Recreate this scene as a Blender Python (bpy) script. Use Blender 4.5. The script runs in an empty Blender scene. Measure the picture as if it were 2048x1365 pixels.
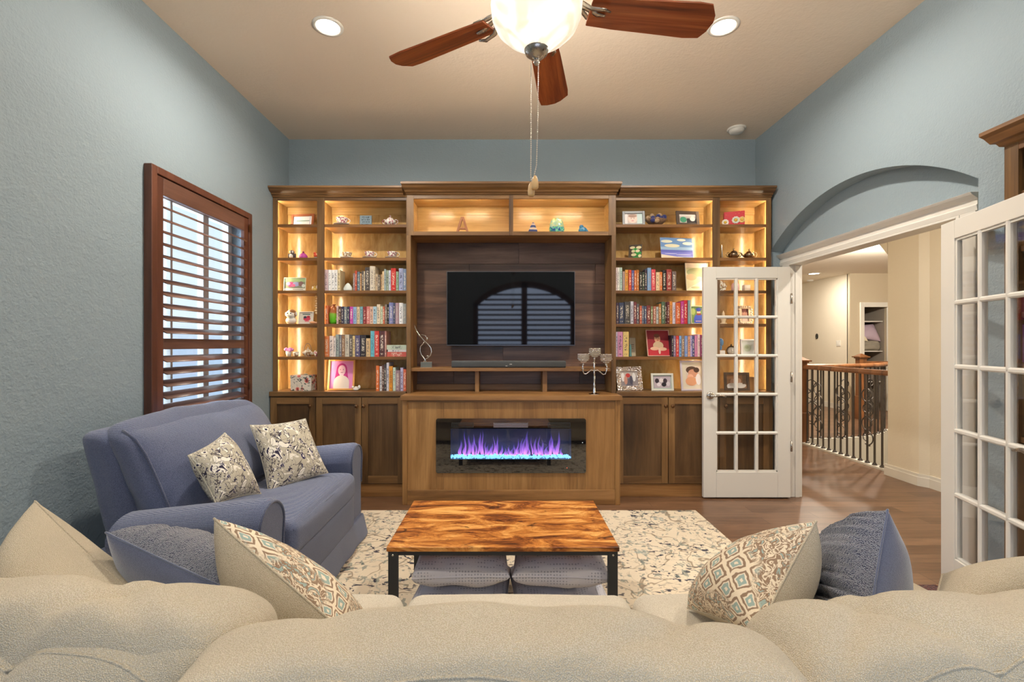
import bpy, math, random
from mathutils import Vector, Matrix, noise
random.seed(7)
C = bpy.context.scene.collection
PI = math.pi

# ------------------------------------------------------------------ camera, world, exposure
FPX = 930.0
EYE = 1.35
cam_data = bpy.data.cameras.new('camera')
cam = bpy.data.objects.new('camera', cam_data); C.objects.link(cam)
cam.location = (0, 0, EYE); cam.rotation_euler = (PI / 2, 0, 0)
cam_data.sensor_width = 36.0
cam_data.lens = 36.0 * FPX / 2048.0
cam_data.shift_x = 12 / 2048.0
cam_data.shift_y = 7.5 / 2048.0
cam_data.clip_start = 0.02
bpy.context.scene.camera = cam
vs = bpy.context.scene.view_settings
vs.view_transform = 'Standard'; vs.look = 'None'; vs.gamma = 1.0; vs.use_curve_mapping = False
vs.exposure = 0.35

world = bpy.data.worlds.new('sky'); bpy.context.scene.world = world
world.use_nodes = True
wn = world.node_tree.nodes; wl = world.node_tree.links
bg = wn['Background']
tc = wn.new('ShaderNodeTexCoord'); sx = wn.new('ShaderNodeSeparateXYZ'); rp = wn.new('ShaderNodeValToRGB')
wl.new(tc.outputs['Generated'], sx.inputs[0]); wl.new(sx.outputs[2], rp.inputs[0]); wl.new(rp.outputs[0], bg.inputs[0])
rp.color_ramp.elements[0].position = 0.0; rp.color_ramp.elements[0].color = (0.45, 0.60, 0.80, 1)
rp.color_ramp.elements[1].position = 0.5; rp.color_ramp.elements[1].color = (0.62, 0.80, 0.80, 1)
e = rp.color_ramp.elements.new(0.04); e.color = (0.72, 0.86, 1.0, 1)
bg.inputs[1].default_value = 1.0

def lamp(name, kind, loc, power, color=(1, 1, 1), size=0.1, size_y=None, rot=(0, 0, 0), shape='DISK', spread=None, blend=0.5, angle=None):
    d = bpy.data.lights.new(name, kind); d.energy = power; d.color = color
    if kind == 'AREA':
        d.shape = shape; d.size = size
        if size_y: d.size_y = size_y
        if spread: d.spread = spread
    else:
        d.shadow_soft_size = size
    if kind == 'SPOT':
        d.spot_size = angle or 2.6; d.spot_blend = blend
    o = bpy.data.objects.new(name, d); C.objects.link(o); o.location = loc; o.rotation_euler = rot
    return o

WARM = (1.0, 0.91, 0.79)
CAN_XY = [(-1.11, 2.90), (1.356, 2.90), (-1.11, 0.35), (1.356, 0.35)]  # rear pair is out of view, added to light the sofa
CEIL = 3.338
# daylight through the two windows (lamps stand outside the glass)
lamp('daylight_side', 'AREA', (-3.1, 3.2, 1.9), 90, (0.62, 0.78, 1.0), 1.6, 1.8, (0, -PI / 2, 0), 'RECTANGLE')
lamp('daylight_rear', 'AREA', (0.37, -1.9, 1.9), 65, (0.60, 0.72, 1.0), 2.6, 2.2, (PI / 2, 0, 0), 'RECTANGLE')
for i, (x, y) in enumerate(CAN_XY):
    lamp('can_lamp', 'AREA', (x, y, CEIL - 0.012), (30, 30, 15, 15)[i], WARM, 0.13, None, (0, 0, 0), 'DISK', 2.9)
for k in range(3):      # bulbs in the open top of the fan's bowl
    a = 2.1 * k + .5
    lamp('fan_bulb', 'POINT', (.112 + .085 * math.cos(a), 1.71 + .085 * math.sin(a), 2.622), 66, (1.0, .91, .80), 0.03)
lamp('hall_lamp', 'AREA', (6.26, 9.45, 2.79), 24, (1.0, 0.92, 0.80), 0.14, None, (0, 0, 0), 'DISK')
lamp('stair_chandelier_lamp', 'POINT', (5.5, 6.4, 2.62), 230, (1.0, 0.92, 0.80), 0.05)
lamp('hall_fill_near', 'AREA', (3.3, 3.0, 2.79), 26, (1.0, 0.92, 0.82), 0.14, None, (0, 0, 0), 'DISK')  # added fill for the near landing, no fixture hangs here

# ------------------------------------------------------------------ helpers
def P(px, py, D):
    """photo pixel at a given distance from the camera plane -> point in the room"""
    return Vector(((px - 1012) / FPX * D, D, EYE + (690 - py) / FPX * D))

def lin(c):
    return tuple((v / 255.0) / 12.92 if v / 255.0 <= 0.04045 else (((v / 255.0) + 0.055) / 1.055) ** 2.4 for v in c)

class MB:
    """collects shapes; build() links them as ONE mesh object"""
    def __init__(s): s.v = []; s.f = []; s.m = []; s.uv = {}; s.cur = 0; s.sm = []
    def slot(s, i): s.cur = i; return s
    def add(s, vs_, fs, smooth=False):
        b = len(s.v); s.v += [Vector(q) for q in vs_]
        for f in fs:
            s.f.append([b + i for i in f]); s.m.append(s.cur); s.sm.append(smooth)
        return s
    def box(s, x0, x1, y0, y1, z0, z1):
        vs_ = [(x0, y0, z0), (x1, y0, z0), (x1, y1, z0), (x0, y1, z0), (x0, y0, z1), (x1, y0, z1), (x1, y1, z1), (x0, y1, z1)]
        return s.add(vs_, [(0, 3, 2, 1), (4, 5, 6, 7), (0, 1, 5, 4), (1, 2, 6, 5), (2, 3, 7, 6), (3, 0, 4, 7)])
    def hexa(s, p):
        return s.add(p, [(0, 3, 2, 1), (4, 5, 6, 7), (0, 1, 5, 4), (1, 2, 6, 5), (2, 3, 7, 6), (3, 0, 4, 7)])
    def prism(s, pts, fn0, fn1, smooth=False):
        """polygon pts (a,b) extruded between fn0(a,b) and fn1(a,b)"""
        n = len(pts); b0 = [fn0(*q) for q in pts]; b1 = [fn1(*q) for q in pts]
        return s.add(b0 + b1, [tuple(range(n))[::-1], tuple(range(n, 2 * n))] + [(i, (i + 1) % n, n + (i + 1) % n, n + i) for i in range(n)], smooth)
    def lathe(s, prof, c=(0, 0, 0), n=24, ax='z', smooth=True, squash=1.0):
        vs_ = []; k = len(prof)
        for i in range(n):
            a = 2 * PI * i / n
            for r, h in prof:
                x, y, z = r * math.cos(a), r * math.sin(a) * squash, h
                if ax == 'x': x, y, z = z, x, y
                elif ax == 'y': x, y, z = x, z, y
                vs_.append((c[0] + x, c[1] + y, c[2] + z))
        fs = []
        for i in range(n):
            j = (i + 1) % n
            for q in range(k - 1):
                fs.append((i * k + q, j * k + q, j * k + q + 1, i * k + q + 1))
        return s.add(vs_, fs, smooth)
    def ball(s, c, r, n=12, sc=(1, 1, 1)):
        k = n // 2 + 1
        vs_ = []
        for i in range(n):
            a = 2 * PI * i / n
            for q in range(k):
                t = PI * q / (k - 1)
                vs_.append((c[0] + r * sc[0] * math.sin(t) * math.cos(a), c[1] + r * sc[1] * math.sin(t) * math.sin(a), c[2] + r * sc[2] * math.cos(t)))
        fs = [(i * k + q, ((i + 1) % n) * k + q, ((i + 1) % n) * k + q + 1, i * k + q + 1) for i in range(n) for q in range(k - 1)]
        return s.add(vs_, fs, True)
    def tube(s, pts, r, n=8, closed=False, flat=1.0):
        pts = [Vector(p) for p in pts]; m = len(pts); vs_ = []
        rr = r if isinstance(r, (list, tuple)) else [r] * m
        up = None
        for i, p in enumerate(pts):
            if closed: d = pts[(i + 1) % m] - pts[i - 1]
            else: d = pts[min(i + 1, m - 1)] - pts[max(i - 1, 0)]
            if d.length < 1e-9: d = Vector((0, 0, 1))
            d.normalize()
            if up is None:
                up = Vector((0, 0, 1)) if abs(d.z) < 0.9 else Vector((0, 1, 0))
            a = d.cross(up)
            if a.length < 1e-4: a = d.cross(Vector((1, 0, 0)))
            a.normalize(); b = a.cross(d).normalized(); up = b
            for q in range(n):
                t = 2 * PI * q / n
                vs_.append(p + a * (math.cos(t) * rr[i]) + b * (math.sin(t) * rr[i] * flat))
        fs = []
        for i in range(m if closed else m - 1):
            j = (i + 1) % m
            for q in range(n):
                fs.append((i * n + q, i * n + (q + 1) % n, j * n + (q + 1) % n, j * n + q))
        if not closed:
            fs.append(tuple(range(n))[::-1]); fs.append(tuple(range((m - 1) * n, m * n)))
        return s.add(vs_, fs, True)
    def cyl(s, p0, p1, r, n=16): return s.tube([p0, p1], r, n)
    def grid(s, fn, nu, nv, smooth=True, uv=None):
        b = len(s.v)
        vs_ = [fn(i / nu, j / nv) for i in range(nu + 1) for j in range(nv + 1)]
        fs = [(i * (nv + 1) + j, (i + 1) * (nv + 1) + j, (i + 1) * (nv + 1) + j + 1, i * (nv + 1) + j + 1) for i in range(nu) for j in range(nv)]
        s.add(vs_, fs, smooth)
        for i in range(nu + 1):
            for j in range(nv + 1): s.uv[b + i * (nv + 1) + j] = (i / nu, j / nv)
        return s
    def build(s, name, mats, parent=None, bevel=0, world=True, sub=0, weld=False):
        me = bpy.data.meshes.new(name)
        off = wloc(parent) if (parent is not None and world) else Vector((0, 0, 0))
        me.from_pydata([tuple(q - off) for q in s.v], [], s.f)
        if not isinstance(mats, (list, tuple)): mats = [mats]
        for m_ in mats: me.materials.append(m_)
        me.polygons.foreach_set('material_index', [min(q, len(mats) - 1) for q in s.m])
        me.polygons.foreach_set('use_smooth', s.sm)
        if s.uv:
            ul = me.uv_layers.new(name='UVMap')
            for lp in me.loops: ul.data[lp.index].uv = s.uv.get(lp.vertex_index, (0, 0))
        me.update()
        if weld or True:
            import bmesh
            bm = bmesh.new(); bm.from_mesh(me)
            if weld: bmesh.ops.remove_doubles(bm, verts=bm.verts, dist=1e-5)
            bmesh.ops.recalc_face_normals(bm, faces=bm.faces)
            bm.to_mesh(me); bm.free()
        o = bpy.data.objects.new(name, me); C.objects.link(o)
        if parent is not None: o.parent = parent
        if bevel:
            b = o.modifiers.new('bevel', 'BEVEL'); b.width = bevel; b.segments = 2; b.limit_method = 'ANGLE'; b.angle_limit = 0.6
        if sub:
            q = o.modifiers.new('sub', 'SUBSURF'); q.levels = sub; q.render_levels = sub
        return o

def wloc(o):
    v = Vector((0, 0, 0))
    while o is not None:
        v = v + Vector(o.location); o = o.parent
    return v

def tag(o, label=None, cat=None, group=None, kind=None):
    if label: o['label'] = label
    if cat: o['category'] = cat
    if group: o['group'] = group
    if kind: o['kind'] = kind
    return o
def thing(name, label, cat, loc=(0, 0, 0), group=None):
    o = bpy.data.objects.new(name, None); C.objects.link(o); o.location = loc
    o.empty_display_size = 0.05
    return tag(o, label, cat, group)
def recenter(o):
    """move a one-mesh thing's origin to its base centre"""
    me = o.data
    xs = [v.co.x for v in me.vertices]; ys = [v.co.y for v in me.vertices]; zs = [v.co.z for v in me.vertices]
    c = Vector(((min(xs) + max(xs)) / 2, (min(ys) + max(ys)) / 2, min(zs)))
    me.transform(Matrix.Translation(-c)); o.location = o.location + c
    return o
def struct(o, label=None): return tag(o, label, None, None, 'structure')

# ------------------------------------------------------------------ materials
MATS = {}
def nodemat(name):
    m = bpy.data.materials.new(name); m.use_nodes = True
    nt = m.node_tree; b = nt.nodes['Principled BSDF']
    return m, nt, b
def N(nt, t, **k):
    n = nt.nodes.new(t)
    for a, v in k.items():
        if a.startswith('i_'):
            n.inputs[a[2:].replace('_', ' ')].default_value = v
        else: setattr(n, a, v)
    return n
def L(nt, a, b): nt.links.new(a, b)
def ramp(nt, fac, stops, interp='LINEAR'):
    r = nt.nodes.new('ShaderNodeValToRGB'); cr = r.color_ramp; cr.interpolation = interp
    cr.elements[0].position = stops[0][0]; cr.elements[0].color = (*stops[0][1], 1)
    cr.elements[1].position = stops[-1][0]; cr.elements[1].color = (*stops[-1][1], 1)
    for p_, c_ in stops[1:-1]:
        e_ = cr.elements.new(p_); e_.color = (*c_, 1)
    L(nt, fac, r.inputs[0]); return r.outputs[0]
def coords(nt, kind='Object', scale=(1, 1, 1), rnd=0.0, rot=(0, 0, 0)):
    t = nt.nodes.new('ShaderNodeTexCoord'); m = nt.nodes.new('ShaderNodeMapping')
    m.inputs['Scale'].default_value = scale; m.inputs['Rotation'].default_value = rot
    L(nt, t.outputs[kind], m.inputs[0])
    if rnd:
        oi = nt.nodes.new('ShaderNodeObjectInfo'); mu = nt.nodes.new('ShaderNodeMath'); mu.operation = 'MULTIPLY'; mu.inputs[1].default_value = rnd
        L(nt, oi.outputs['Random'], mu.inputs[0]); L(nt, mu.outputs[0], m.inputs['Location'])
    return m.outputs[0]
def noise_t(nt, vec, scale, detail=4, rough=0.5, dist=0.0):
    n = N(nt, 'ShaderNodeTexNoise'); n.inputs['Scale'].default_value = scale; n.inputs['Detail'].default_value = detail
    n.inputs['Roughness'].default_value = rough; n.inputs['Distortion'].default_value = dist
    L(nt, vec, n.inputs['Vector']); return n.outputs['Fac']
def mixc(nt, fac, a, b, mode='MIX'):
    m = nt.nodes.new('ShaderNodeMix'); m.data_type = 'RGBA'; m.blend_type = mode
    if isinstance(fac, (int, float)): m.inputs[0].default_value = fac
    else: L(nt, fac, m.inputs[0])
    for q, s_ in ((6, a), (7, b)):
        if isinstance(s_, tuple): m.inputs[q].default_value = (*s_[:3], 1)
        else: L(nt, s_, m.inputs[q])
    return m.outputs[2]
def math_n(nt, op, a, b=None, clamp=False):
    m = nt.nodes.new('ShaderNodeMath'); m.operation = op; m.use_clamp = clamp
    for i, s_ in enumerate((a, b)):
        if s_ is None: continue
        if isinstance(s_, (int, float)): m.inputs[i].default_value = s_
        else: L(nt, s_, m.inputs[i])
    return m.outputs[0]
def bump(nt, b, h, strength=0.3, dist=0.01):
    n = nt.nodes.new('ShaderNodeBump'); n.inputs['Strength'].default_value = strength; n.inputs['Distance'].default_value = dist
    L(nt, h, n.inputs['Height']); L(nt, n.outputs[0], b.inputs['Normal'])

def plain(rgb, rough=0.6, metal=0.0, name=None, spec=None):
    key = ('p', tuple(rgb), rough, metal)
    if key in MATS: return MATS[key]
    m, nt, b = nodemat(name or 'flat_%d_%d_%d' % tuple(int(q) for q in rgb))
    b.inputs['Base Color'].default_value = (*lin(rgb), 1); b.inputs['Roughness'].default_value = rough; b.inputs['Metallic'].default_value = metal
    v = coords(nt); n = noise_t(nt, v, 60, 2)
    r_ = N(nt, 'ShaderNodeMapRange'); r_.inputs['To Min'].default_value = max(0, rough - 0.05); r_.inputs['To Max'].default_value = min(1, rough + 0.05)
    L(nt, n, r_.inputs[0]); L(nt, r_.outputs[0], b.inputs['Roughness'])
    MATS[key] = m; return m
def emit(name, rgb, strength):
    m, nt, b = nodemat(name)
    b.inputs['Base Color'].default_value = (*rgb, 1)
    b.inputs['Emission Color'].default_value = (*rgb, 1); b.inputs['Emission Strength'].default_value = strength
    return m
def paint(name, rgb, bs=0.6, scale=80):
    m, nt, b = nodemat(name)
    v = coords(nt); n1 = noise_t(nt, v, scale, 3, 0.55); n2 = noise_t(nt, v, scale * 0.35, 2)
    h = math_n(nt, 'ADD', n1, n2)
    c = mixc(nt, noise_t(nt, v, 1.3, 3), tuple(q * 0.97 for q in lin(rgb)), tuple(min(1, q * 1.03) for q in lin(rgb)))
    L(nt, c, b.inputs['Base Color']); b.inputs['Roughness'].default_value = 0.75
    bump(nt, b, h, bs, 0.006); return m
def wood(name, dark, mid, light, axis='z', scale=5.0, rough=0.42, knots=0.0, blot=0.5, bs=0.1, along=0.10, finef=0.35):
    m, nt, b = nodemat(name)
    s_ = [1, 1, 1]; s_['xyz'.index(axis)] = along
    v = coords(nt, 'Object', tuple(s_), 17.0)
    g = noise_t(nt, v, scale, 6, 0.62, 0.9)
    col = ramp(nt, g, [(0.28, lin(dark)), (0.5, lin(mid)), (0.72, lin(light))])
    v2 = coords(nt, 'Object', tuple(0.35 + 0.65 * q for q in s_), 9.0)
    bl = ramp(nt, noise_t(nt, v2, 3.2, 3, 0.6, 0.4), [(0.35, (0.62, 0.60, 0.56)), (0.62, (1.0, 1.0, 1.0))])
    col = mixc(nt, blot, col, bl, 'MULTIPLY')
    f_ = [1, 1, 1]; f_['xyz'.index(axis)] = 0.03
    v3 = coords(nt, 'Object', tuple(f_), 5.0)
    fine = noise_t(nt, v3, 90, 3, 0.6)
    col = mixc(nt, finef, col, ramp(nt, fine, [(0.35, (0.55, 0.52, 0.5)), (0.6, (1, 1, 1))]), 'MULTIPLY')
    if knots:
        vo = N(nt, 'ShaderNodeTexVoronoi'); vo.inputs['Scale'].default_value = 3.0; L(nt, v2, vo.inputs['Vector'])
        kk = ramp(nt, vo.outputs['Distance'], [(0.02, (0.25, 0.2, 0.15)), (0.11, (1, 1, 1))])
        col = mixc(nt, knots, col, kk, 'MULTIPLY')
    L(nt, col, b.inputs['Base Color']); b.inputs['Roughness'].default_value = rough
    bump(nt, b, fine, bs, 0.002); return m
def cloth(name, rgb, rgb2=None, scale=420, bs=0.5, rough=0.95, wale=None, dist=0.002, sheen=0.2, blot=6):
    m, nt, b = nodemat(name)
    v = coords(nt); w1 = N(nt, 'ShaderNodeTexVoronoi'); w1.inputs['Scale'].default_value = scale; L(nt, v, w1.inputs['Vector'])
    n = noise_t(nt, v, scale * 0.25, 3)
    c2 = rgb2 or tuple(q * 0.82 for q in rgb)
    fac = ramp(nt, w1.outputs['Distance'], [(0.1, (1, 1, 1)), (0.7, (0, 0, 0))])
    c = mixc(nt, fac, lin(c2), lin(rgb))
    c = mixc(nt, 0.35, c, ramp(nt, noise_t(nt, v, blot, 4), [(0.35, (0.78, 0.77, 0.76)), (0.65, (1, 1, 1))]), 'MULTIPLY')
    L(nt, c, b.inputs['Base Color']); b.inputs['Roughness'].default_value = rough
    b.inputs['Sheen Weight'].default_value = sheen
    h = math_n(nt, 'ADD', fac, n)
    if wale:
        wv = N(nt, 'ShaderNodeTexWave'); wv.bands_direction = wale[0]; wv.inputs['Scale'].default_value = wale[1]; wv.inputs['Distortion'].default_value = 0.4
        L(nt, v, wv.inputs['Vector']); h = math_n(nt, 'ADD', h, math_n(nt, 'MULTIPLY', wv.outputs['Fac'], 2.0))
    bump(nt, b, h, bs, dist); return m
def glass(name, rough=0.0, tint=(1, 1, 1), ior=1.45):
    """thin pane: clear straight-through with a Fresnel mirror"""
    m = bpy.data.materials.new(name); m.use_nodes = True; nt = m.node_tree
    nt.nodes.remove(nt.nodes['Principled BSDF']); out = nt.nodes['Material Output']
    tr = N(nt, 'ShaderNodeBsdfTransparent'); tr.inputs[0].default_value = (*tint, 1)
    gl = N(nt, 'ShaderNodeBsdfGlossy'); gl.inputs['Roughness'].default_value = rough
    fr = N(nt, 'ShaderNodeFresnel'); ge = N(nt, 'ShaderNodeNewGeometry'); mr = N(nt, 'ShaderNodeMapRange'); mr.inputs['To Min'].default_value = ior; mr.inputs['To Max'].default_value = 1 / ior
    L(nt, ge.outputs['Backfacing'], mr.inputs[0]); L(nt, mr.outputs[0], fr.inputs[0])
    mx = N(nt, 'ShaderNodeMixShader'); L(nt, fr.outputs[0], mx.inputs[0]); L(nt, tr.outputs[0], mx.inputs[1]); L(nt, gl.outputs[0], mx.inputs[2])
    L(nt, mx.outputs[0], out.inputs[0]); return m

M = {}
M['wall'] = paint('blue_grey_wall_paint', (142, 157, 164))
M['ceil'] = paint('warm_white_ceiling', (224, 208, 188), 0.25, 60)
M['hallwall'] = paint('cream_hall_paint', (226, 216, 196), 0.2, 70)
M['hallceil'] = paint('hall_ceiling_paint', (235, 225, 208), 0.15, 60)
M['white'] = plain((226, 222, 212), 0.38, 0, 'white_trim_paint')
M['oak_v'] = wood('stained_maple_upright', (70, 48, 28), (124, 91, 53), (158, 120, 74), 'z')
M['oak_h'] = wood('stained_maple_level', (70, 48, 28), (126, 92, 54), (162, 122, 76), 'x', knots=0.3)
M['panel'] = wood('stained_maple_panel', (62, 44, 28), (96, 70, 42), (124, 94, 60), 'z', 6)
M['mantel'] = wood('honey_maple_front', (114, 78, 40), (154, 112, 63), (180, 136, 82), 'z', 7, blot=0.25)
M['mantel_h'] = wood('honey_maple_level', (104, 70, 36), (156, 112, 64), (184, 138, 86), 'x', 6, knots=0.4, blot=0.35)
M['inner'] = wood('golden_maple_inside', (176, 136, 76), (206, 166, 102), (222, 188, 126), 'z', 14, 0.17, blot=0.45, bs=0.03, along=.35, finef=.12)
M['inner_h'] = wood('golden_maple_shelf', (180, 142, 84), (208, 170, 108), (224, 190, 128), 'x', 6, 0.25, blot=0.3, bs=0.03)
M['shelf'] = wood('stained_maple_shelf', (92, 60, 32), (140, 98, 56), (168, 122, 74), 'x', 6, 0.35)
M['plank'] = wood('walnut_plank', (66, 46, 34), (104, 76, 58), (138, 106, 84), 'x', 8, 0.4)
M['shutter'] = wood('mahogany_shutter', (74, 42, 30), (98, 58, 42), (122, 76, 56), 'z', 5, 0.4, blot=0.2)
M['louver'] = wood('mahogany_louver', (86, 58, 46), (112, 78, 64), (134, 98, 82), 'y', 5, 0.35, blot=0.2)
M['blade'] = wood('mahogany_blade', (104, 46, 18), (170, 84, 38), (206, 118, 62), 'x', 22, 0.32, blot=0.3, along=.05)
M['newel'] = wood('oak_rail', (96, 58, 30), (138, 88, 50), (166, 112, 68), 'z', 6, 0.35)
M['nickel'] = plain((186, 178, 166), 0.28, 1.0, 'brushed_nickel')
M['silver'] = plain((226, 222, 214), 0.15, 1.0, 'polished_silver')
M['antique'] = plain((150, 130, 104), 0.25, 1.0, 'antique_silver')
M['bronze'] = plain((120, 88, 62), 0.35, 1.0, 'bronze_knob')
M['iron'] = plain((92, 86, 82), 0.45, 0.7, 'wrought_iron')
M['blackmetal'] = plain((58, 60, 62), 0.5, 0.3, 'grey_black_steel')
M['black'] = plain((14, 14, 15), 0.35, 0, 'black_plastic')
M['porcelain'] = plain((240, 236, 226), 0.15, 0, 'porcelain')
M['paper'] = plain((236, 230, 214), 0.85, 0, 'paper_pages')
M['glass'] = glass('clear_glass')
M['cream'] = cloth('cream_woven_upholstery', (226, 214, 190), (192, 176, 146), 560, 0.7, dist=0.0025)
M['seatcream'] = cloth('cream_seat_upholstery', (226, 218, 200), (196, 184, 162), 380, 0.5)
M['blue'] = cloth('blue_corduroy', (116, 126, 158), (84, 94, 126), 300, 0.6, wale=('Z', 90), dist=0.0025, sheen=0.5)
M['bluepipe'] = cloth('blue_piping', (86, 95, 124), (60, 68, 94), 400, 0.4, sheen=0.5)
M['velvet'] = cloth('navy_velvet', (92, 102, 132), (70, 80, 108), 700, 0.3, sheen=0.9, blot=14)
M['fur'] = cloth('navy_fur', (86, 94, 124), (48, 54, 80), 420, 0.9, dist=0.005, sheen=0.9, blot=30)

def rug_mat():
    m, nt, b = nodemat('cream_floral_rug'); v = coords(nt)
    base = mixc(nt, noise_t(nt, v, 5, 3), lin((212, 196, 170)), lin((228, 214, 190)))
    # brown vines
    n1 = noise_t(nt, v, 3.4, 2.2, 0.45, 0.9)
    vine = ramp(nt, n1, [(0.474, (0, 0, 0)), (0.481, (1, 1, 1)), (0.493, (1, 1, 1)), (0.50, (0, 0, 0))])
    vine = math_n(nt, 'MAXIMUM', vine, ramp(nt, noise_t(nt, coords(nt, 'Object', (1, 1, 1), 0, (0, 0, 1.3)), 5.5, 2, 0.4, 1.1), [(0.44, (0, 0, 0)), (0.447, (.5, .5, .5)), (0.455, (.5, .5, .5)), (0.462, (0, 0, 0))]))
    base = mixc(nt, math_n(nt, 'MULTIPLY', vine, 0.75), base, lin((128, 108, 84)))
    # teal grey medallions
    vo = N(nt, 'ShaderNodeTexVoronoi'); vo.inputs['Scale'].default_value = 2.1
    dv = N(nt, 'ShaderNodeVectorMath'); dv.operation = 'ADD'
    nn = N(nt, 'ShaderNodeTexNoise'); nn.inputs['Scale'].default_value = 9; L(nt, v, nn.inputs['Vector'])
    sc_ = N(nt, 'ShaderNodeVectorMath'); sc_.operation = 'SCALE'; sc_.inputs['Scale'].default_value = 0.12
    L(nt, nn.outputs['Color'], sc_.inputs[0]); L(nt, v, dv.inputs[0]); L(nt, sc_.outputs[0], dv.inputs[1]); L(nt, dv.outputs[0], vo.inputs['Vector'])
    med = ramp(nt, vo.outputs['Distance'], [(0.0, (0.7, 0.7, 0.7)), (0.17, (0.75, 0.75, 0.75)), (0.20, (0, 0, 0)), (0.33, (0, 0, 0)), (0.345, (0.5, 0.5, 0.5)), (0.37, (0, 0, 0))])
    speck = ramp(nt, noise_t(nt, v, 38, 3, 0.6), [(0.46, (0, 0, 0)), (0.52, (1, 1, 1))])
    base = mixc(nt, math_n(nt, 'MULTIPLY', med, speck), base, lin((136, 150, 146)))
    # dark leaf flecks in clusters
    fl = ramp(nt, noise_t(nt, coords(nt, 'Object', (1, 1.7, 1), 0, (0, 0, 0.6)), 22, 2, 0.5, 0.6), [(0.585, (0, 0, 0)), (0.61, (1, 1, 1))])
    cl = ramp(nt, noise_t(nt, v, 3.4, 2), [(0.40, (0, 0, 0)), (0.52, (1, 1, 1))])
    base = mixc(nt, math_n(nt, 'MULTIPLY', fl, cl), base, lin((58, 56, 68)))
    fl2 = ramp(nt, noise_t(nt, coords(nt, 'Object', (1.4, 1, 1), 0, (0, 0, -0.5)), 17, 2, 0.5, 0.8), [(0.60, (0, 0, 0)), (0.63, (1, 1, 1))])
    base = mixc(nt, math_n(nt, 'MULTIPLY', fl2, 0.7), base, lin((120, 128, 120)))
    # blue rosettes
    vo2 = N(nt, 'ShaderNodeTexVoronoi'); vo2.inputs['Scale'].default_value = 1.05; L(nt, coords(nt, 'Object', (1, 1, 1), 0), vo2.inputs['Vector'])
    rs = ramp(nt, vo2.outputs['Distance'], [(0.0, (1, 1, 1)), (0.16, (1, 1, 1)), (0.24, (0, 0, 0))])
    sp2 = ramp(nt, noise_t(nt, v, 26, 3, 0.7, 1.0), [(0.49, (0, 0, 0)), (0.53, (1, 1, 1))])
    base = mixc(nt, math_n(nt, 'MULTIPLY', rs, sp2), base, lin((62, 88, 106)))
    L(nt, base, b.inputs['Base Color']); b.inputs['Roughness'].default_value = 0.98
    bump(nt, b, noise_t(nt, v, 400, 2), 0.5, 0.003); return m
M['rug'] = rug_mat()

def floral_mat():
    m, nt, b = nodemat('taupe_floral_print'); v = coords(nt, 'UV')
    base = lin((186, 178, 158))
    n1 = noise_t(nt, v, 6.2, 2.0, 0.5, 1.3)
    col = ramp(nt, n1, [(0.385, lin((236, 230, 216))), (0.39, lin((44, 38, 58))), (0.41, lin((44, 38, 58))), (0.415, lin((190, 182, 162))),
                        (0.595, lin((190, 182, 162))), (0.60, lin((236, 230, 216))), (0.665, lin((236, 230, 216))), (0.67, lin((48, 42, 70)))])
    n2 = noise_t(nt, coords(nt, 'UV', (1.6, 1, 1), 0, (0, 0, 0.9)), 13.0, 2.5, 0.5, 0.9)
    col2 = ramp(nt, n2, [(0.61, (0, 0, 0)), (0.62, (1, 1, 1)), (0.66, (1, 1, 1)), (0.67, (0, 0, 0))])
    c = mixc(nt, col2, col, lin((50, 44, 84)))
    n3 = ramp(nt, n2, [(0.665, (0, 0, 0)), (0.67, (1, 1, 1))])
    c = mixc(nt, n3, c, lin((238, 232, 220)))
    vv = noise_t(nt, coords(nt, 'UV', (1, 1, 1), 0, (0, 0, 2.0)), 7.0, 1, 0.5, 1.2)
    ln = ramp(nt, vv, [(0.480, (0, 0, 0)), (0.486, (1, 1, 1)), (0.504, (1, 1, 1)), (0.510, (0, 0, 0))])
    c = mixc(nt, math_n(nt, 'MULTIPLY', ln, 0.85), c, lin((56, 46, 56)))
    L(nt, c, b.inputs['Base Color']); b.inputs['Roughness'].default_value = 0.95
    bump(nt, b, noise_t(nt, coords(nt), 500, 2), 0.3, 0.002); return m
M['floral'] = floral_mat()

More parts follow.
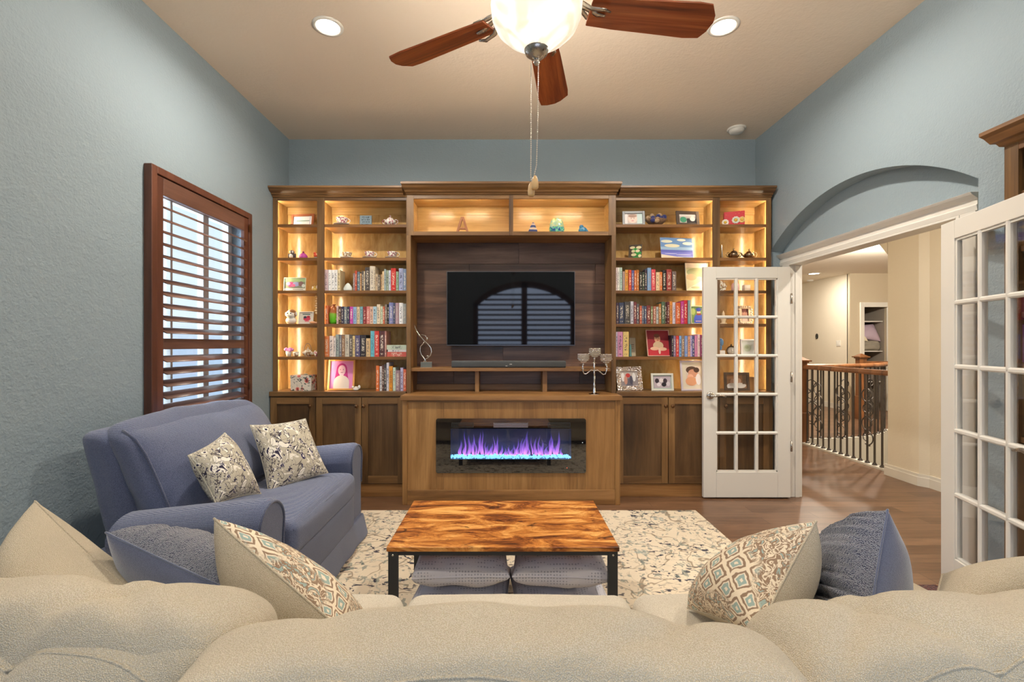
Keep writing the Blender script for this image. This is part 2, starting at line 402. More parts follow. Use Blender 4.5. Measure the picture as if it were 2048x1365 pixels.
def damask_mat():
    m, nt, b = nodemat('taupe_teal_damask'); uv = coords(nt, 'UV', (1, 1, 1))
    nn = N(nt, 'ShaderNodeTexNoise'); nn.inputs['Scale'].default_value = 14; L(nt, uv, nn.inputs['Vector'])
    sc_ = N(nt, 'ShaderNodeVectorMath'); sc_.operation = 'SCALE'; sc_.inputs['Scale'].default_value = 0.05; L(nt, nn.outputs['Color'], sc_.inputs[0])
    ad = N(nt, 'ShaderNodeVectorMath'); ad.operation = 'ADD'; L(nt, uv, ad.inputs[0]); L(nt, sc_.outputs[0], ad.inputs[1])
    mp = N(nt, 'ShaderNodeMapping'); mp.inputs['Rotation'].default_value = (0, 0, PI / 4); mp.inputs['Scale'].default_value = (8.5, 8.5, 1); L(nt, ad.outputs[0], mp.inputs[0])
    fr = N(nt, 'ShaderNodeVectorMath'); fr.operation = 'FRACTION'; L(nt, mp.outputs[0], fr.inputs[0])
    sp = N(nt, 'ShaderNodeSeparateXYZ'); L(nt, fr.outputs[0], sp.inputs[0])
    ax_ = math_n(nt, 'ABSOLUTE', math_n(nt, 'SUBTRACT', sp.outputs[0], 0.5)); ay = math_n(nt, 'ABSOLUTE', math_n(nt, 'SUBTRACT', sp.outputs[1], 0.5))
    mx = math_n(nt, 'MAXIMUM', ax_, ay)
    col = ramp(nt, mx, [(0.0, lin((226, 212, 188))), (0.08, lin((226, 212, 188))), (0.09, lin((150, 168, 158))), (0.22, lin((150, 168, 158))), (0.24, lin((226, 212, 188))), (0.29, lin((226, 212, 188))),
                        (0.31, lin((142, 116, 92))), (0.40, lin((142, 116, 92))), (0.42, lin((228, 212, 184)))], 'LINEAR')
    n2 = noise_t(nt, coords(nt, 'UV', (1, 1, 1)), 16, 2.5, 0.6, 1.8)
    col2 = ramp(nt, n2, [(0.40, lin((142, 116, 92))), (0.44, lin((224, 208, 180))), (0.50, lin((224, 208, 180))), (0.53, lin((142, 116, 92))), (0.60, lin((140, 112, 88))), (0.62, lin((150, 168, 158)))])
    mask = ramp(nt, noise_t(nt, uv, 2.6, 1), [(0.46, (0, 0, 0)), (0.52, (1, 1, 1))])
    L(nt, mixc(nt, mask, col, col2), b.inputs['Base Color']); b.inputs['Roughness'].default_value = 0.9
    bump(nt, b, noise_t(nt, coords(nt), 380, 2), 0.4, 0.002); return m
M['damask'] = damask_mat()

def plaid_mat():
    m, nt, b = nodemat('blue_grey_dotted_linen'); v = coords(nt)
    vo = N(nt, 'ShaderNodeTexVoronoi'); vo.inputs['Scale'].default_value = 70; vo.inputs['Randomness'].default_value = 0.15; L(nt, v, vo.inputs['Vector'])
    d = ramp(nt, vo.outputs['Distance'], [(0.22, (1, 1, 1)), (0.34, (0, 0, 0))])
    base = mixc(nt, noise_t(nt, v, 7, 3), lin((184, 188, 208)), lin((220, 214, 212)))
    L(nt, mixc(nt, math_n(nt, 'MULTIPLY', d, 0.6), base, lin((112, 116, 134))), b.inputs['Base Color']); b.inputs['Roughness'].default_value = 0.95
    bump(nt, b, noise_t(nt, v, 300, 2), 0.3, 0.002); return m
M['dots'] = plaid_mat()

def floor_mat():
    m, nt, b = nodemat('brown_wood_floor')
    v = coords(nt)
    br = N(nt, 'ShaderNodeTexBrick'); L(nt, v, br.inputs['Vector'])
    br.inputs['Scale'].default_value = 1.0; br.inputs['Brick Width'].default_value = 1.22; br.inputs['Row Height'].default_value = 0.125
    br.inputs['Mortar Size'].default_value = 0.0015; br.inputs['Color1'].default_value = (*lin((106, 76, 54)), 1); br.inputs['Color2'].default_value = (*lin((134, 100, 74)), 1)
    br.inputs['Mortar'].default_value = (*lin((52, 34, 24)), 1); br.offset = 0.37
    g = noise_t(nt, coords(nt, 'Object', (0.12, 1, 1)), 26, 6, 0.65, 0.8)
    c = mixc(nt, 0.75, br.outputs['Color'], ramp(nt, g, [(0.3, (0.45, 0.42, 0.4)), (0.6, (1, 1, 1))]), 'MULTIPLY')
    L(nt, c, b.inputs['Base Color']); b.inputs['Roughness'].default_value = 0.3
    bump(nt, b, g, 0.08, 0.002); return m
M['floor'] = floor_mat()

def table_mat():
    m, nt, b = nodemat('rustic_orange_tabletop'); v = coords(nt, 'Object', (0.3, 1, 1))
    g = noise_t(nt, v, 11, 8, 0.74, 1.0)
    c = ramp(nt, g, [(0.34, lin((66, 32, 12))), (0.43, lin((134, 72, 26))), (0.51, lin((194, 122, 52))), (0.62, lin((236, 176, 98)))])
    k = ramp(nt, noise_t(nt, coords(nt, 'Object', (0.6, 1, 1)), 13, 4, 0.6, 1.0), [(0.62, (0, 0, 0)), (0.70, (1, 1, 1))])
    c = mixc(nt, math_n(nt, 'MULTIPLY', k, 0.8), c, lin((52, 28, 16)))
    L(nt, c, b.inputs['Base Color']); b.inputs['Roughness'].default_value = 0.4
    return m
M['table'] = table_mat()

def spine_mat():
    m, nt, b = nodemat('printed_book_cover')
    oi = N(nt, 'ShaderNodeObjectInfo')
    t = N(nt, 'ShaderNodeTexCoord'); sp = N(nt, 'ShaderNodeSeparateXYZ'); L(nt, t.outputs['Generated'], sp.inputs[0])
    v = coords(nt, 'Object', (1, 1, 1), 31.0)
    # lettering-like marks down the middle of the spine
    n = noise_t(nt, coords(nt, 'Object', (150, 20, 120), 31.0), 1.0, 2, 0.5)
    mk = ramp(nt, n, [(0.50, (0, 0, 0)), (0.54, (1, 1, 1))])
    band = ramp(nt, sp.outputs[2], [(0.0, (0, 0, 0)), (0.07, (0, 0, 0)), (0.08, (1, 1, 1)), (0.13, (1, 1, 1)), (0.14, (0, 0, 0)), (0.24, (0, 0, 0)), (0.25, (1, 1, 1)), (0.84, (1, 1, 1)), (0.85, (0, 0, 0))])
    mid = ramp(nt, sp.outputs[0], [(0.2, (0, 0, 0)), (0.3, (1, 1, 1)), (0.7, (1, 1, 1)), (0.8, (0, 0, 0))])
    f = math_n(nt, 'MULTIPLY', math_n(nt, 'MULTIPLY', mk, band), mid)
    f = math_n(nt, 'MULTIPLY', f, 0.8)
    hsv = N(nt, 'ShaderNodeHueSaturation'); L(nt, oi.outputs['Color'], hsv.inputs['Color'])
    bw = N(nt, 'ShaderNodeRGBToBW'); L(nt, oi.outputs['Color'], bw.inputs[0])
    ink = ramp(nt, bw.outputs[0], [(0.28, lin((238, 226, 200))), (0.34, lin((50, 44, 60)))])
    c = mixc(nt, f, oi.outputs['Color'], ink)
    L(nt, c, b.inputs['Base Color']); b.inputs['Roughness'].default_value = 0.4
    return m
M['book'] = spine_mat()
# ------------------------------------------------------------------ room shell
XL, XR, YB, YR = -2.10, 2.414, 4.50, -0.90
XN = 2.53; XO = 2.62           # niche plane, hall side of the right wall
s = MB(); H = 11.6
for x0, x1, y0, y1 in [(-2.3, 4.06, -1.1, 12), (4.06, 9.2, -1.1, 4.3), (6.2, 9.2, 4.3, 12), (4.06, 6.2, 7.45, 12)]:
    s.box(x0, x1, y0, y1, -0.05, 0)
struct(s.build('floor', M['floor']))
s = MB(); s.box(-2.25, XO, -1.05, YB + .1, CEIL, CEIL + .06)
struct(s.build('ceiling', M['ceil']))
# left wall with the shuttered window opening
WY0, WY1, WZ0, WZ1 = 2.76, 3.71, 0.87, 2.335
s = MB()
s.box(XL - .15, XL, YR - .15, WY0, 0, CEIL).box(XL - .15, XL, WY1, YB + .1, 0, CEIL).box(XL - .15, XL, WY0, WY1, 0, WZ0).box(XL - .15, XL, WY0, WY1, WZ1, CEIL)
struct(s.build('wall_left', M['wall']))
s = MB(); s.box(XL, XO, YB, YB + .1, 0, CEIL)
struct(s.build('wall_back', M['wall']))
# right wall: plain, bookcase recess, arch niche with the double door opening
AY0, AY1, AZ, ARISE = 2.376, 4.25, 2.20, 0.32
s = MB()
s.box(XR, XO, YR - .15, 0.95, 0, CEIL)
s.box(XR, XO, 0.95, 2.19, 2.37, CEIL).box(2.585, XO, 0.95, 2.19, 0, 2.37)
s.box(XR, XO, 2.19, AY0, 0, CEIL).box(XR, XO, AY1, YB, 0, CEIL)
def arch_z(y, y0, y1, z, rise):
    c = (y1 - y0) / 2; R = (c * c + rise * rise) / (2 * rise); m_ = (y0 + y1) / 2
    return z + rise - R + math.sqrt(max(0, R * R - (y - m_) ** 2))
n = 40
for i in range(n):
    ya, yb = AY0 + (AY1 - AY0) * i / n, AY0 + (AY1 - AY0) * (i + 1) / n
    za, zb = arch_z(ya, AY0, AY1, AZ, ARISE), arch_z(yb, AY0, AY1, AZ, ARISE)
    s.hexa([(XR, ya, za), (XN, ya, za), (XN, yb, zb), (XR, yb, zb), (XR, ya, CEIL), (XN, ya, CEIL), (XN, yb, CEIL), (XR, yb, CEIL)])
DY0, DY1, DZ = 2.57, 4.13, 2.066
s.box(XN, XO, AY0, DY0, 0, CEIL).box(XN, XO, DY1, AY1, 0, CEIL).box(XN, XO, DY0, DY1, DZ, CEIL)
struct(s.build('wall_right', M['wall']))
# rear wall with the arched window pair
RX0, RX1, RZ0, RZS, RRISE = -0.67, 1.42, 0.75, 2.2, 0.45
s = MB()
s.box(XL - .15, RX0, YR - .15, YR, 0, CEIL).box(RX1, XO, YR - .15, YR, 0, CEIL).box(RX0, RX1, YR - .15, YR, 0, RZ0)
for i in range(24):
    xa, xb = RX0 + (RX1 - RX0) * i / 24, RX0 + (RX1 - RX0) * (i + 1) / 24
    za, zb = arch_z(xa, RX0, RX1, RZS, RRISE), arch_z(xb, RX0, RX1, RZS, RRISE)
    s.hexa([(xa, YR - .15, za), (xb, YR - .15, zb), (xb, YR, zb), (xa, YR, za), (xa, YR - .15, CEIL), (xb, YR - .15, CEIL), (xb, YR, CEIL), (xa, YR, CEIL)])
struct(s.build('wall_rear', M['wall']))
# baseboards
s = MB(); s.box(XL, XL + .015, YR, 4.1, 0, .12); s.box(XL, XL + .02, YR, 4.1, .095, .12)
struct(s.build('baseboard_left', M['white']))
s = MB(); s.box(XR - .015, XR, YR, .94, 0, .12)
struct(s.build('baseboard_right', M['white']))

# window in the left wall
w = bpy.data.objects.new('window_1', None); C.objects.link(w); w.location = (XL - .1, 3.23, WZ0); struct(w)
s = MB(); fx = XL - .13
for a, b_ in ((WY0, WY0 + .05), (WY1 - .05, WY1), (3.03, 3.05), (3.36, 3.42)): s.box(fx, fx + .045, a, b_, WZ0, WZ1)
for a, b_ in ((WZ0, WZ0 + .05), (WZ1 - .05, WZ1), (1.33, 1.37)): s.box(fx, fx + .045, WY0, WY1, a, b_)
s.build('window_frame', M['white'], w, .003)
s = MB(); s.box(fx + .015, fx + .019, WY0 + .03, WY1 - .03, WZ0 + .03, WZ1 - .03); s.build('pane', M['glass'], w)

# mahogany plantation shutter
sh = thing('plantation_shutter', 'mahogany plantation shutter with tilted louvers over the left wall window', 'window shutter', (XL, 3.23, .80))
s = MB(); F0, F1, FZ0, FZ1 = 2.694, 3.763, 0.80, 2.405
fxx = XL + .048
for a, b_, c, d in ((F0, F0 + .045, FZ0, FZ1), (F1 - .045, F1, FZ0, FZ1), (F0 + .045, F1 - .045, FZ0, FZ0 + .045), (F0 + .045, F1 - .045, FZ1 - .045, FZ1)): s.box(XL, fxx, a, b_, c, d)
s.build('outer_frame', M['shutter'], sh, .004)
px0, px1 = XL + .012, XL + .040
for a, b_ in ((F0 + .048, F0 + .103), (F1 - .103, F1 - .048)):
    s = MB(); s.box(px0, px1, a, b_, FZ0 + .05, FZ1 - .05); s.build('stile', M['shutter'], sh, .003)
for a, b_ in ((FZ1 - .155, FZ1 - .05), (1.322, 1.388), (FZ0 + .05, FZ0 + .13)):
    s = MB(); s.box(px0, px1, F0 + .103, F1 - .103, a, b_); s.build('rail', M['louver'], sh, .003)
lz = [1.437 + .0746 * k for k in range(11)] + [.965 + .0746 * k for k in range(5)]
for k, z in enumerate(lz):
    m_ = MB(); th = math.radians(27); hw = .043
    prof = []
    for q in range(16):
        a = 2 * PI * q / 16; u_, v_ = hw * math.cos(a), .0055 * math.sin(a)
        prof.append((u_ * math.cos(th) - v_ * math.sin(th), -u_ * math.sin(th) - v_ * math.cos(th)))
    cx = XL + .026
    m_.prism(prof, lambda a, b: (cx + a, F0 + .104, z + b), lambda a, b: (cx + a, F1 - .104, z + b), True)
    m_.build('louver', M['louver'], sh)
for z in (2.25, 1.55, 1.0):
    m_ = MB(); m_.box(fxx, fxx + .004, F1 - .055, F1 - .035, z, z + .06); m_.build('hinge', M['bronze'], sh, .001)

# arched shutters over the rear window (seen in the television)
w = bpy.data.objects.new('window_2', None); C.objects.link(w); w.location = (.375, YR - .1, RZ0); struct(w)
s = MB(); s.box(RX0, RX1, YR - .12, YR - .115, RZ0, 2.62); s.build('pane', M['glass'], w)
rs_ = thing('arched_shutter', 'dark arched louver shutters on the window behind the viewer', 'window shutter', (.375, YR, RZ0))
s = MB(); y0, y1 = YR - .02, YR + .035
s.box(RX0, RX0 + .1, y0, y1, RZ0, RZS).box(RX1 - .1, RX1, y0, y1, RZ0, RZS).box(.315, .435, y0, y1, RZ0, RZS + RRISE - .02).box(RX0, RX1, y0, y1, RZ0, RZ0 + .12)
for i in range(24):
    xa, xb = RX0 + (RX1 - RX0) * i / 24, RX0 + (RX1 - RX0) * (i + 1) / 24
    za, zb = arch_z(xa, RX0, RX1, RZS, RRISE), arch_z(xb, RX0, RX1, RZS, RRISE)
    s.hexa([(xa, y0, za - .13), (xb, y0, zb - .13), (xb, y1, zb - .13), (xa, y1, za - .13), (xa, y0, za), (xb, y0, zb), (xb, y1, zb), (xa, y1, za)])
s.build('frame', M['shutter'], rs_)
for x0, x1 in ((RX0 + .1, .315), (.435, RX1 - .1)):
    z = RZ0 + .17
    while z < RZS + RRISE - .2:
        a, b_ = x0, x1
        if z > RZS - .08:
            while a < b_ and arch_z(a, RX0, RX1, RZS, RRISE) - .12 < z: a += .02
            while b_ > a and arch_z(b_, RX0, RX1, RZS, RRISE) - .12 < z: b_ -= .02
        if b_ - a > .1:
            m_ = MB(); m_.hexa([(a, YR - .035, z + .02), (b_, YR - .035, z + .02), (b_, YR + .03, z - .02), (a, YR + .03, z - .02), (a, YR - .035, z + .028), (b_, YR - .035, z + .028), (b_, YR + .03, z - .012), (a, YR + .03, z - .012)])
            m_.build('louver', M['shutter'], rs_)
        z += .104

# ------------------------------------------------------------------ door casing and french doors
CX = 2.505
s = MB()
s.box(CX, XN, DY1, DY1 + .09, 0, DZ + .02).box(CX, XN, DY0 - .09, DY0, 0, DZ + .02)
s.box(CX + .008, XN, DY1 + .09, DY1 + .1, 0, DZ)
struct(s.build('trim_1', M['white'], None, .004))
s = MB(); prof = [(CX, DZ), (CX - .006, DZ + .03), (CX, DZ + .035), (CX, DZ + .065), (CX - .03, DZ + .085), (CX - .04, DZ + .098), (XN, DZ + .098), (XN, DZ)]
s.prism(prof, lambda a, b: (a, DY0 - .1, b), lambda a, b: (a, DY1 + .13, b))
struct(s.build('trim_2', M['white'], None, .002))
s = MB(); s.box(CX - .002, XO + .004, DY1 - .01, DY1, 0, DZ).box(CX - .002, XO + .004, DY0, DY0 + .02, 0, DZ).box(CX - .002, XO + .004, DY0 + .02, DY1 - .01, DZ - .012, DZ)
s.box(2.56, 2.595, DY1 - .02, DY1 - .01, 0, DZ - .012)
struct(s.build('trim_3', M['white'], None, .002))

def french_door(name, W, Hh, z0, base, d, nrm, hinges=True):
    """leaf in local x (0 at hinge edge .. W), y thickness 0.035, then moved by mat4"""
    T = .035; st = .112; tr = .10 * Hh / 2.03; br_ = .225 * Hh / 2.03
    root = bpy.data.objects.new(name, None); C.objects.link(root); struct(root)
    root.location = base
    base = Vector(base); d = Vector(d); nrm = Vector(nrm)
    def put(m_, nm, mt, par, bev=0):
        m_.v = [base + d * q.x + nrm * q.y + Vector((0, 0, q.z)) for q in m_.v]; return m_.build(nm, mt, par, bev)
    s = MB()
    s.box(0, st, 0, T, z0, z0 + Hh).box(W - st, W, 0, T, z0, z0 + Hh).box(st, W - st, 0, T, z0, z0 + br_).box(st, W - st, 0, T, z0 + Hh - tr, z0 + Hh)
    put(s, 'door_frame', M['white'], root, .003)
    ax0, ax1, az0, az1 = st, W - st, z0 + br_, z0 + Hh - tr
    s = MB(); mw = .026
    for i in (1, 2):
        c = ax0 + (ax1 - ax0) * i / 3; s.prism([(c - mw / 2, .006), (c - .006, 0), (c + .006, 0), (c + mw / 2, .006), (c + mw / 2, T - .006), (c + .006, T), (c - .006, T), (c - mw / 2, T - .006)], lambda a, b: (a, b, az0), lambda a, b: (a, b, az1))
    for i in range(1, 5):
        c = az0 + (az1 - az0) * i / 5; s.prism([(c - mw / 2, .006), (c - .006, 0), (c + .006, 0), (c + mw / 2, .006), (c + mw / 2, T - .006), (c + .006, T), (c - .006, T), (c - mw / 2, T - .006)], lambda a, b: (ax0, b, a), lambda a, b: (ax1, b, a))
    for i in range(3):
        for j in range(5):
            x0 = ax0 + (ax1 - ax0) * i / 3; x1 = ax0 + (ax1 - ax0) * (i + 1) / 3; q0 = az0 + (az1 - az0) * j / 5; q1 = az0 + (az1 - az0) * (j + 1) / 5
            if i == 0: s.box(x0, x0 + .012, .006, T - .006, q0, q1)
            if i == 2: s.box(x1 - .012, x1, .006, T - .006, q0, q1)
            if j == 0: s.box(x0, x1, .006, T - .006, q0, q0 + .012)
            if j == 4: s.box(x0, x1, .006, T - .006, q1 - .012, q1)
    put(s, 'muntin', M['white'], root, .001)
    s = MB(); s.box(ax0, ax1, T / 2 - .002, T / 2 + .002, az0, az1); put(s, 'pane', M['glass'], root)
    hx = W - .058; hz = .905
    for sg, yy in ((-1, 0), (1, T)):
        s = MB()
        s.lathe([(0.001, .016), (.020, .014), (.032, .008), (.034, .003), (.034, 0)], (0, 0, 0), 20)
        s.v = [Vector((hx + q.x, yy + sg * q.z, hz + q.y)) for q in s.v]
        s.tube([(hx, yy, hz), (hx, yy + sg * .05, hz)], .011, 10)
        s.tube([(hx, yy + sg * .05, hz), (hx - .03, yy + sg * .054, hz + .002), (hx - .06, yy + sg * .056, hz + .008), (hx - .09, yy + sg * .052, hz + .002), (hx - .115, yy + sg * .05, hz - .006)], [.011, .0105, .009, .0075, .005], 10)
        put(s, 'lever_handle', M['nickel'], root)
    for q in (.2, .5, .84) if hinges else ():
        s = MB(); s.cyl((-.006, -.004, z0 + Hh * q), (-.006, -.004, z0 + Hh * q + .09), .007, 10); s.box(-.006, 0, 0, T, z0 + Hh * q, z0 + Hh * q + .09)
        put(s, 'hinge', M['nickel'], root)
    return root
# far leaf, opened parallel to the bookcases; hinge on its right, free edge on its left
french_door('door_1', .762, 2.02, .012, (2.49, 4.068, 0), (-1, 0, 0), (0, 1, 0))
# near leaf, swung back against the right wall
_d = Vector((-.16, -.562, 0)).normalized()
french_door('door_2', .762, 1.99, .012, (2.37, 2.535, 0), _d, (-_d.y, _d.x, 0), False)
# ------------------------------------------------------------------ built-in wall unit
SU, YU = 222.5, 4.18            # upper bookcase front
YBK = 4.43                      # back panel face
SHZ = [2.4376, 2.1365, 1.840, 1.539, 1.242]
CT = .933
ST = .027
LED = emit('led_strip_light', (1.0, .86, .62), 80.0)

def bookcase(name, label, cols, outer, x0, x1):
    """cols: [(xa, xb, led side)]; frame members between them"""
    t = thing(name, label, 'bookcase', ((x0 + x1) / 2, YBK, CT))
    s = MB(); zt = 2.70
    
    for a, b_, c_, d_, nm in ((x0, x0 + .016, YU + .02, CT, 'side_panel'), (x1 - .016, x1, YU + .02, CT, 'side_panel'), (x0, x1, YU, 2.70, 'top_panel')):
        s = MB(); s.box(a, b_, c_, 4.49, d_ if nm == 'side_panel' else 2.701, zt if nm == 'side_panel' else 2.715); s.build(nm, M['oak_v'], t, .001)
    s = MB(); s.box(x0 + .016, x1 - .016, YBK, YBK + .015, CT, 2.68)
    s.build('back_panel', M['inner'], t)
    s = MB(); s.box(x0 + .016, x1 - .016, YBK - .006, YBK, 2.587, 2.66); s.build('nailer', M['inner_h'], t, .001)
    edges = [x0] + [q for c in cols for q in c[:2]] + [x1]
    for k in range(0, len(edges), 2):
        a, b_ = edges[k], edges[k + 1]
        if b_ - a > .005:
            s = MB(); s.box(a, b_, YU, YU + .02, CT, 2.70); s.build('stile', M['oak_v'], t, .0015)
    s = MB(); s.box(x0, x1, YU + .0005, YU + .019, 2.649, 2.70); s.build('top_rail', M['oak_h'], t, .0015)
    for (a, b_, sd) in cols:
        # inner side faces
        for xx, sg in ((a - (.019 if sd < 0 else 0), 1), (b_ + (.019 if sd > 0 else 0), -1)):
            s = MB(); e = .004
            s.box(xx - e if sg > 0 else xx, xx if sg > 0 else xx + e, YU + .02, YBK, CT, 2.66); s.build('inner_side', M['inner'], t)
        s = MB(); s.box(a - (.018 if sd < 0 else 0), b_ + (.018 if sd > 0 else 0), YU + .02, YBK, 2.655, 2.66); s.build('inner_top', M['inner_h'], t)
        for z in SHZ:
            s = MB(); s.box(a + (.0005 if sd < 0 else .001), b_ - (.0005 if sd > 0 else .001), YU + .014, YBK - .001, z - ST, z); s.build('shelf', M['shelf'], t, .001)
        lx = a - .015 if sd < 0 else b_ + .008
        s = MB(); s.box(lx, lx + .007, YU + .026, YU + .030, CT + .01, 2.645); o = s.build('led_strip', LED, t); o['label'] = 'warm glowing light strip behind the front frame'
    # crown moulding
    s = MB()
    pr = [(YU, 2.676), (YU - .012, 2.679), (YU - .018, 2.690), (YU - .030, 2.693), (YU - .036, 2.703), (YU - .065, 2.716), (YU - .082, 2.734), (YU - .090, 2.736), (YU - .090, 2.752), (4.49, 2.752), (4.49, 2.70), (YU, 2.70)]
    s.prism(pr, lambda a, b: (x0 if outer < 0 else x0 + (.036 if a < YU else .001), a, b), lambda a, b: (x1 - (.036 if a < YU else .001) if outer < 0 else x1, a, b))
    s.build('crown', M['oak_h'], t)
    return t
LC = [(-2.058, -1.699, -1), (-1.636, -.897, -1)]
RC = [(.989, 1.861, 1), (1.924, 2.346, 1)]
bookcase('bookcase', 'left half of the maple wall bookcase, lit shelves beside the shuttered window', LC, -1, -2.096, -.882)
bookcase('bookcase', 'right half of the maple wall bookcase, lit shelves behind the white french door', RC, 1, .975, 2.385)

def cab_door(par, x0, x1, z0, z1, yf, knob, m_f=None):
    s = MB(); w = .055
    s.box(x0, x0 + w, yf, yf + .02, z0, z1).box(x1 - w, x1, yf, yf + .02, z0, z1)
    d = s.build('door', M['oak_v'], par, .0015)
    for q0, q1 in ((z0, z0 + w + .012), (z1 - w - .005, z1)):
        s = MB(); s.box(x0 + w, x1 - w, yf, yf + .02, q0, q1); s.build('rail', M['oak_h'], d, .0015)
    s = MB(); s.box(x0 + w, x1 - w, yf + .010, yf + .016, z0 + w, z1 - w); s.build('panel', M['panel'], d)
    if knob is not None:
        s = MB(); s.lathe([(0.001, -.030), (.010, -.029), (.016, -.024), (.0165, -.019), (.012, -.014), (.006, -.010), (.006, 0)], (knob, yf, .808), 16, 'y'); s.build('knob', M['bronze'], d)
YC = 4.133
def base_cab(label, x0, x1, doors, cx0, cx1):
    t = thing('base_cabinet', label, 'cabinet', ((x0 + x1) / 2, 4.3, 0))
    s = MB(); s.box(x0, x1, YC + .021, 4.49, 0, CT - .041); s.build('carcass', M['oak_v'], t)
    s = MB(); s.box(x0, x1, YC - .004, YC + .021, 0, .113); s.build('plinth', M['mantel_h'], t, .002)
    s = MB(); s.box(x0, x1, YC + .006, YC + .021, .113, CT - .041); s.build('face_frame', M['oak_v'], t)
    for a, b_, k in doors: cab_door(t, a, b_, .119, .884, YC - .014, k)
    c = MB(); c.box(cx0, cx1, YC - .022, 4.49, CT - .040, CT)
    o = c.build('countertop', M['oak_h'], None, .003)
    return t, recenter(o)
t_, o_ = base_cab('maple base cabinet with three panel doors behind the blue loveseat', -2.092, -.876, [(-2.088, -1.690, -1.731), (-1.683, -1.284, -1.320), (-1.278, -.905, -1.258)], -2.096, -.886)
tag(o_, 'maple countertop under the left bookcase shelves', 'countertop')
t_, o_ = base_cab('maple base cabinet right of the fireplace, partly behind the french door', .968, 2.375, [(.985, 1.434, 1.411), (1.441, 1.868, 1.471), (1.895, 2.335, 1.940)], .976, 2.385)
tag(o_, 'maple countertop under the right bookcase shelves', 'countertop')

# ---- centre: fireplace cabinet
fc = thing('fireplace_cabinet', 'maple cabinet holding the wide electric fireplace', 'cabinet', (.044, 4.1, 0))
x0, x1, yf = -.873, .961, 3.911
FX0, FX1, FZ0_, FZ1_ = -.589, .673, .269, .728
for a, b_, c_, d_ in ((x0, x0 + .042, yf, 4.09), (x1 - .042, x1, yf, 4.09)):
    s = MB(); s.box(a, b_, c_, d_, 0, .882); s.build('corner_post', M['mantel'], fc, .003)
for a, b_ in ((x0, x0 + .03), (x1 - .03, x1)):
    s = MB(); s.box(a, b_, 4.09, 4.49, 0, .882); s.build('side_panel', M['mantel'], fc, .001)
for a, b_, c_, d_ in ((x0 + .042, FX0 + .004, .126, .865), (FX1 - .004, x1 - .042, .126, .865), (FX0 + .005, -.5256, FZ1_ - .006, .865), (-.5246, .6046, FZ1_ - .006, .865), (.6056, FX1 - .005, FZ1_ - .006, .865),
                      (FX0 + .005, -.5256, .126, FZ0_ + .006), (-.5246, .6046, .126, FZ0_ + .006), (.6056, FX1 - .005, .126, FZ0_ + .006)):
    s = MB(); s.box(a, b_, yf + .014, yf + .034, c_, d_); s.build('front_board', M['mantel'], fc)
s = MB(); s.box(x0 + .042, x1 - .042, yf + .006, yf + .03, .865, .882); s.build('top_rail', M['oak_h'], fc, .001)
s = MB(); s.box(x0 + .042, x1 - .042, yf + .002, yf + .03, 0, .126); s.build('plinth', M['mantel_h'], fc, .003)
s = MB(); s.box(-.885, .974, yf - .018, 4.10, .883, .922).box(-.873, .961, 4.10, YBK, .883, .922)
o = recenter(s.build('countertop', M['mantel_h'], None, .003)); tag(o, 'honey maple mantel countertop above the fireplace', 'countertop')

# ---- electric fireplace
fp = thing('electric_fireplace', 'wide black glass electric fireplace with violet flames over ice blue crystals', 'fireplace', (.042, yf, FZ0_))
def rrect(x0, x1, z0, z1, r, n=6):
    out = []
    for cx, cz, a0 in ((x1 - r, z1 - r, 0), (x0 + r, z1 - r, 90), (x0 + r, z0 + r, 180), (x1 - r, z0 + r, 270)):
        for i in range(n + 1):
            a = math.radians(a0 + 90 * i / n); out.append((cx + r * math.cos(a), cz + r * math.sin(a)))
    return out
BX0, BX1, BZ0, BZ1 = (901 - 1012) / 237.8, (1142.5 - 1012) / 237.8, EYE - (919 - 690) / 237.8, EYE - (858 - 690) / 237.8
mg, nt, b = nodemat('smoked_black_glass'); b.inputs['Base Color'].default_value = (.006, .006, .007, 1); b.inputs['Roughness'].default_value = .03; b.inputs['IOR'].default_value = 1.9; M['blackglass'] = mg
s = MB()
pr = rrect(FX0, FX1, FZ0_, FZ1_, .018)
ring = [(BX1, BZ1), (BX0, BZ1), (BX0, BZ0), (BX1, BZ0)]
# glass face with the flame opening: four trapezoid-ish bands
yg = yf + .001
def slab(pts, ya, yb): s.prism(pts, lambda a, b: (a, ya, b), lambda a, b: (a, yb, b))
n_ = 7
top = pr[0:2 * n_]; bot = pr[2 * n_:4 * n_]
slab(top + [(FX0, BZ1), (FX1, BZ1)], yg, yg + .012)
slab(bot + [(FX1, BZ0), (FX0, BZ0)], yg, yg + .012)
slab([(FX0, BZ0), (BX0, BZ0), (BX0, BZ1), (FX0, BZ1)], yg, yg + .012)
slab([(BX1, BZ0), (FX1, BZ0), (FX1, BZ1), (BX1, BZ1)], yg, yg + .012)
s.build('glass_surround', M['blackglass'], fp)
s = MB(); s.box(BX0, BX1, yg + .002, yg + .005, BZ0, BZ1); s.build('viewing_glass', glass('fire_glass', .0, (.82, .84, .9), 1.6), fp)
s = MB(); s.box(BX0 - .01, BX1 + .01, yg + .150, yg + .155, BZ0 - .02, BZ1 + .01).box(BX0 - .01, BX1 + .01, yg + .012, yg + .15, BZ0 - .02, BZ0 - .01)
s.box(BX0 - .01, BX1 + .01, yg + .012, yg + .15, BZ1, BZ1 + .01).box(BX0 - .01, BX0 - .001, yg + .012, yg + .15, BZ0 - .02, BZ1).box(BX1 + .001, BX1 + .01, yg + .012, yg + .15, BZ0 - .02, BZ1)
mb_, nt, b = nodemat('firebox_lining'); b.inputs['Base Color'].default_value = (*lin((96, 100, 112)), 1); b.inputs['Roughness'].default_value = .35
s.build('firebox', mb_, fp)
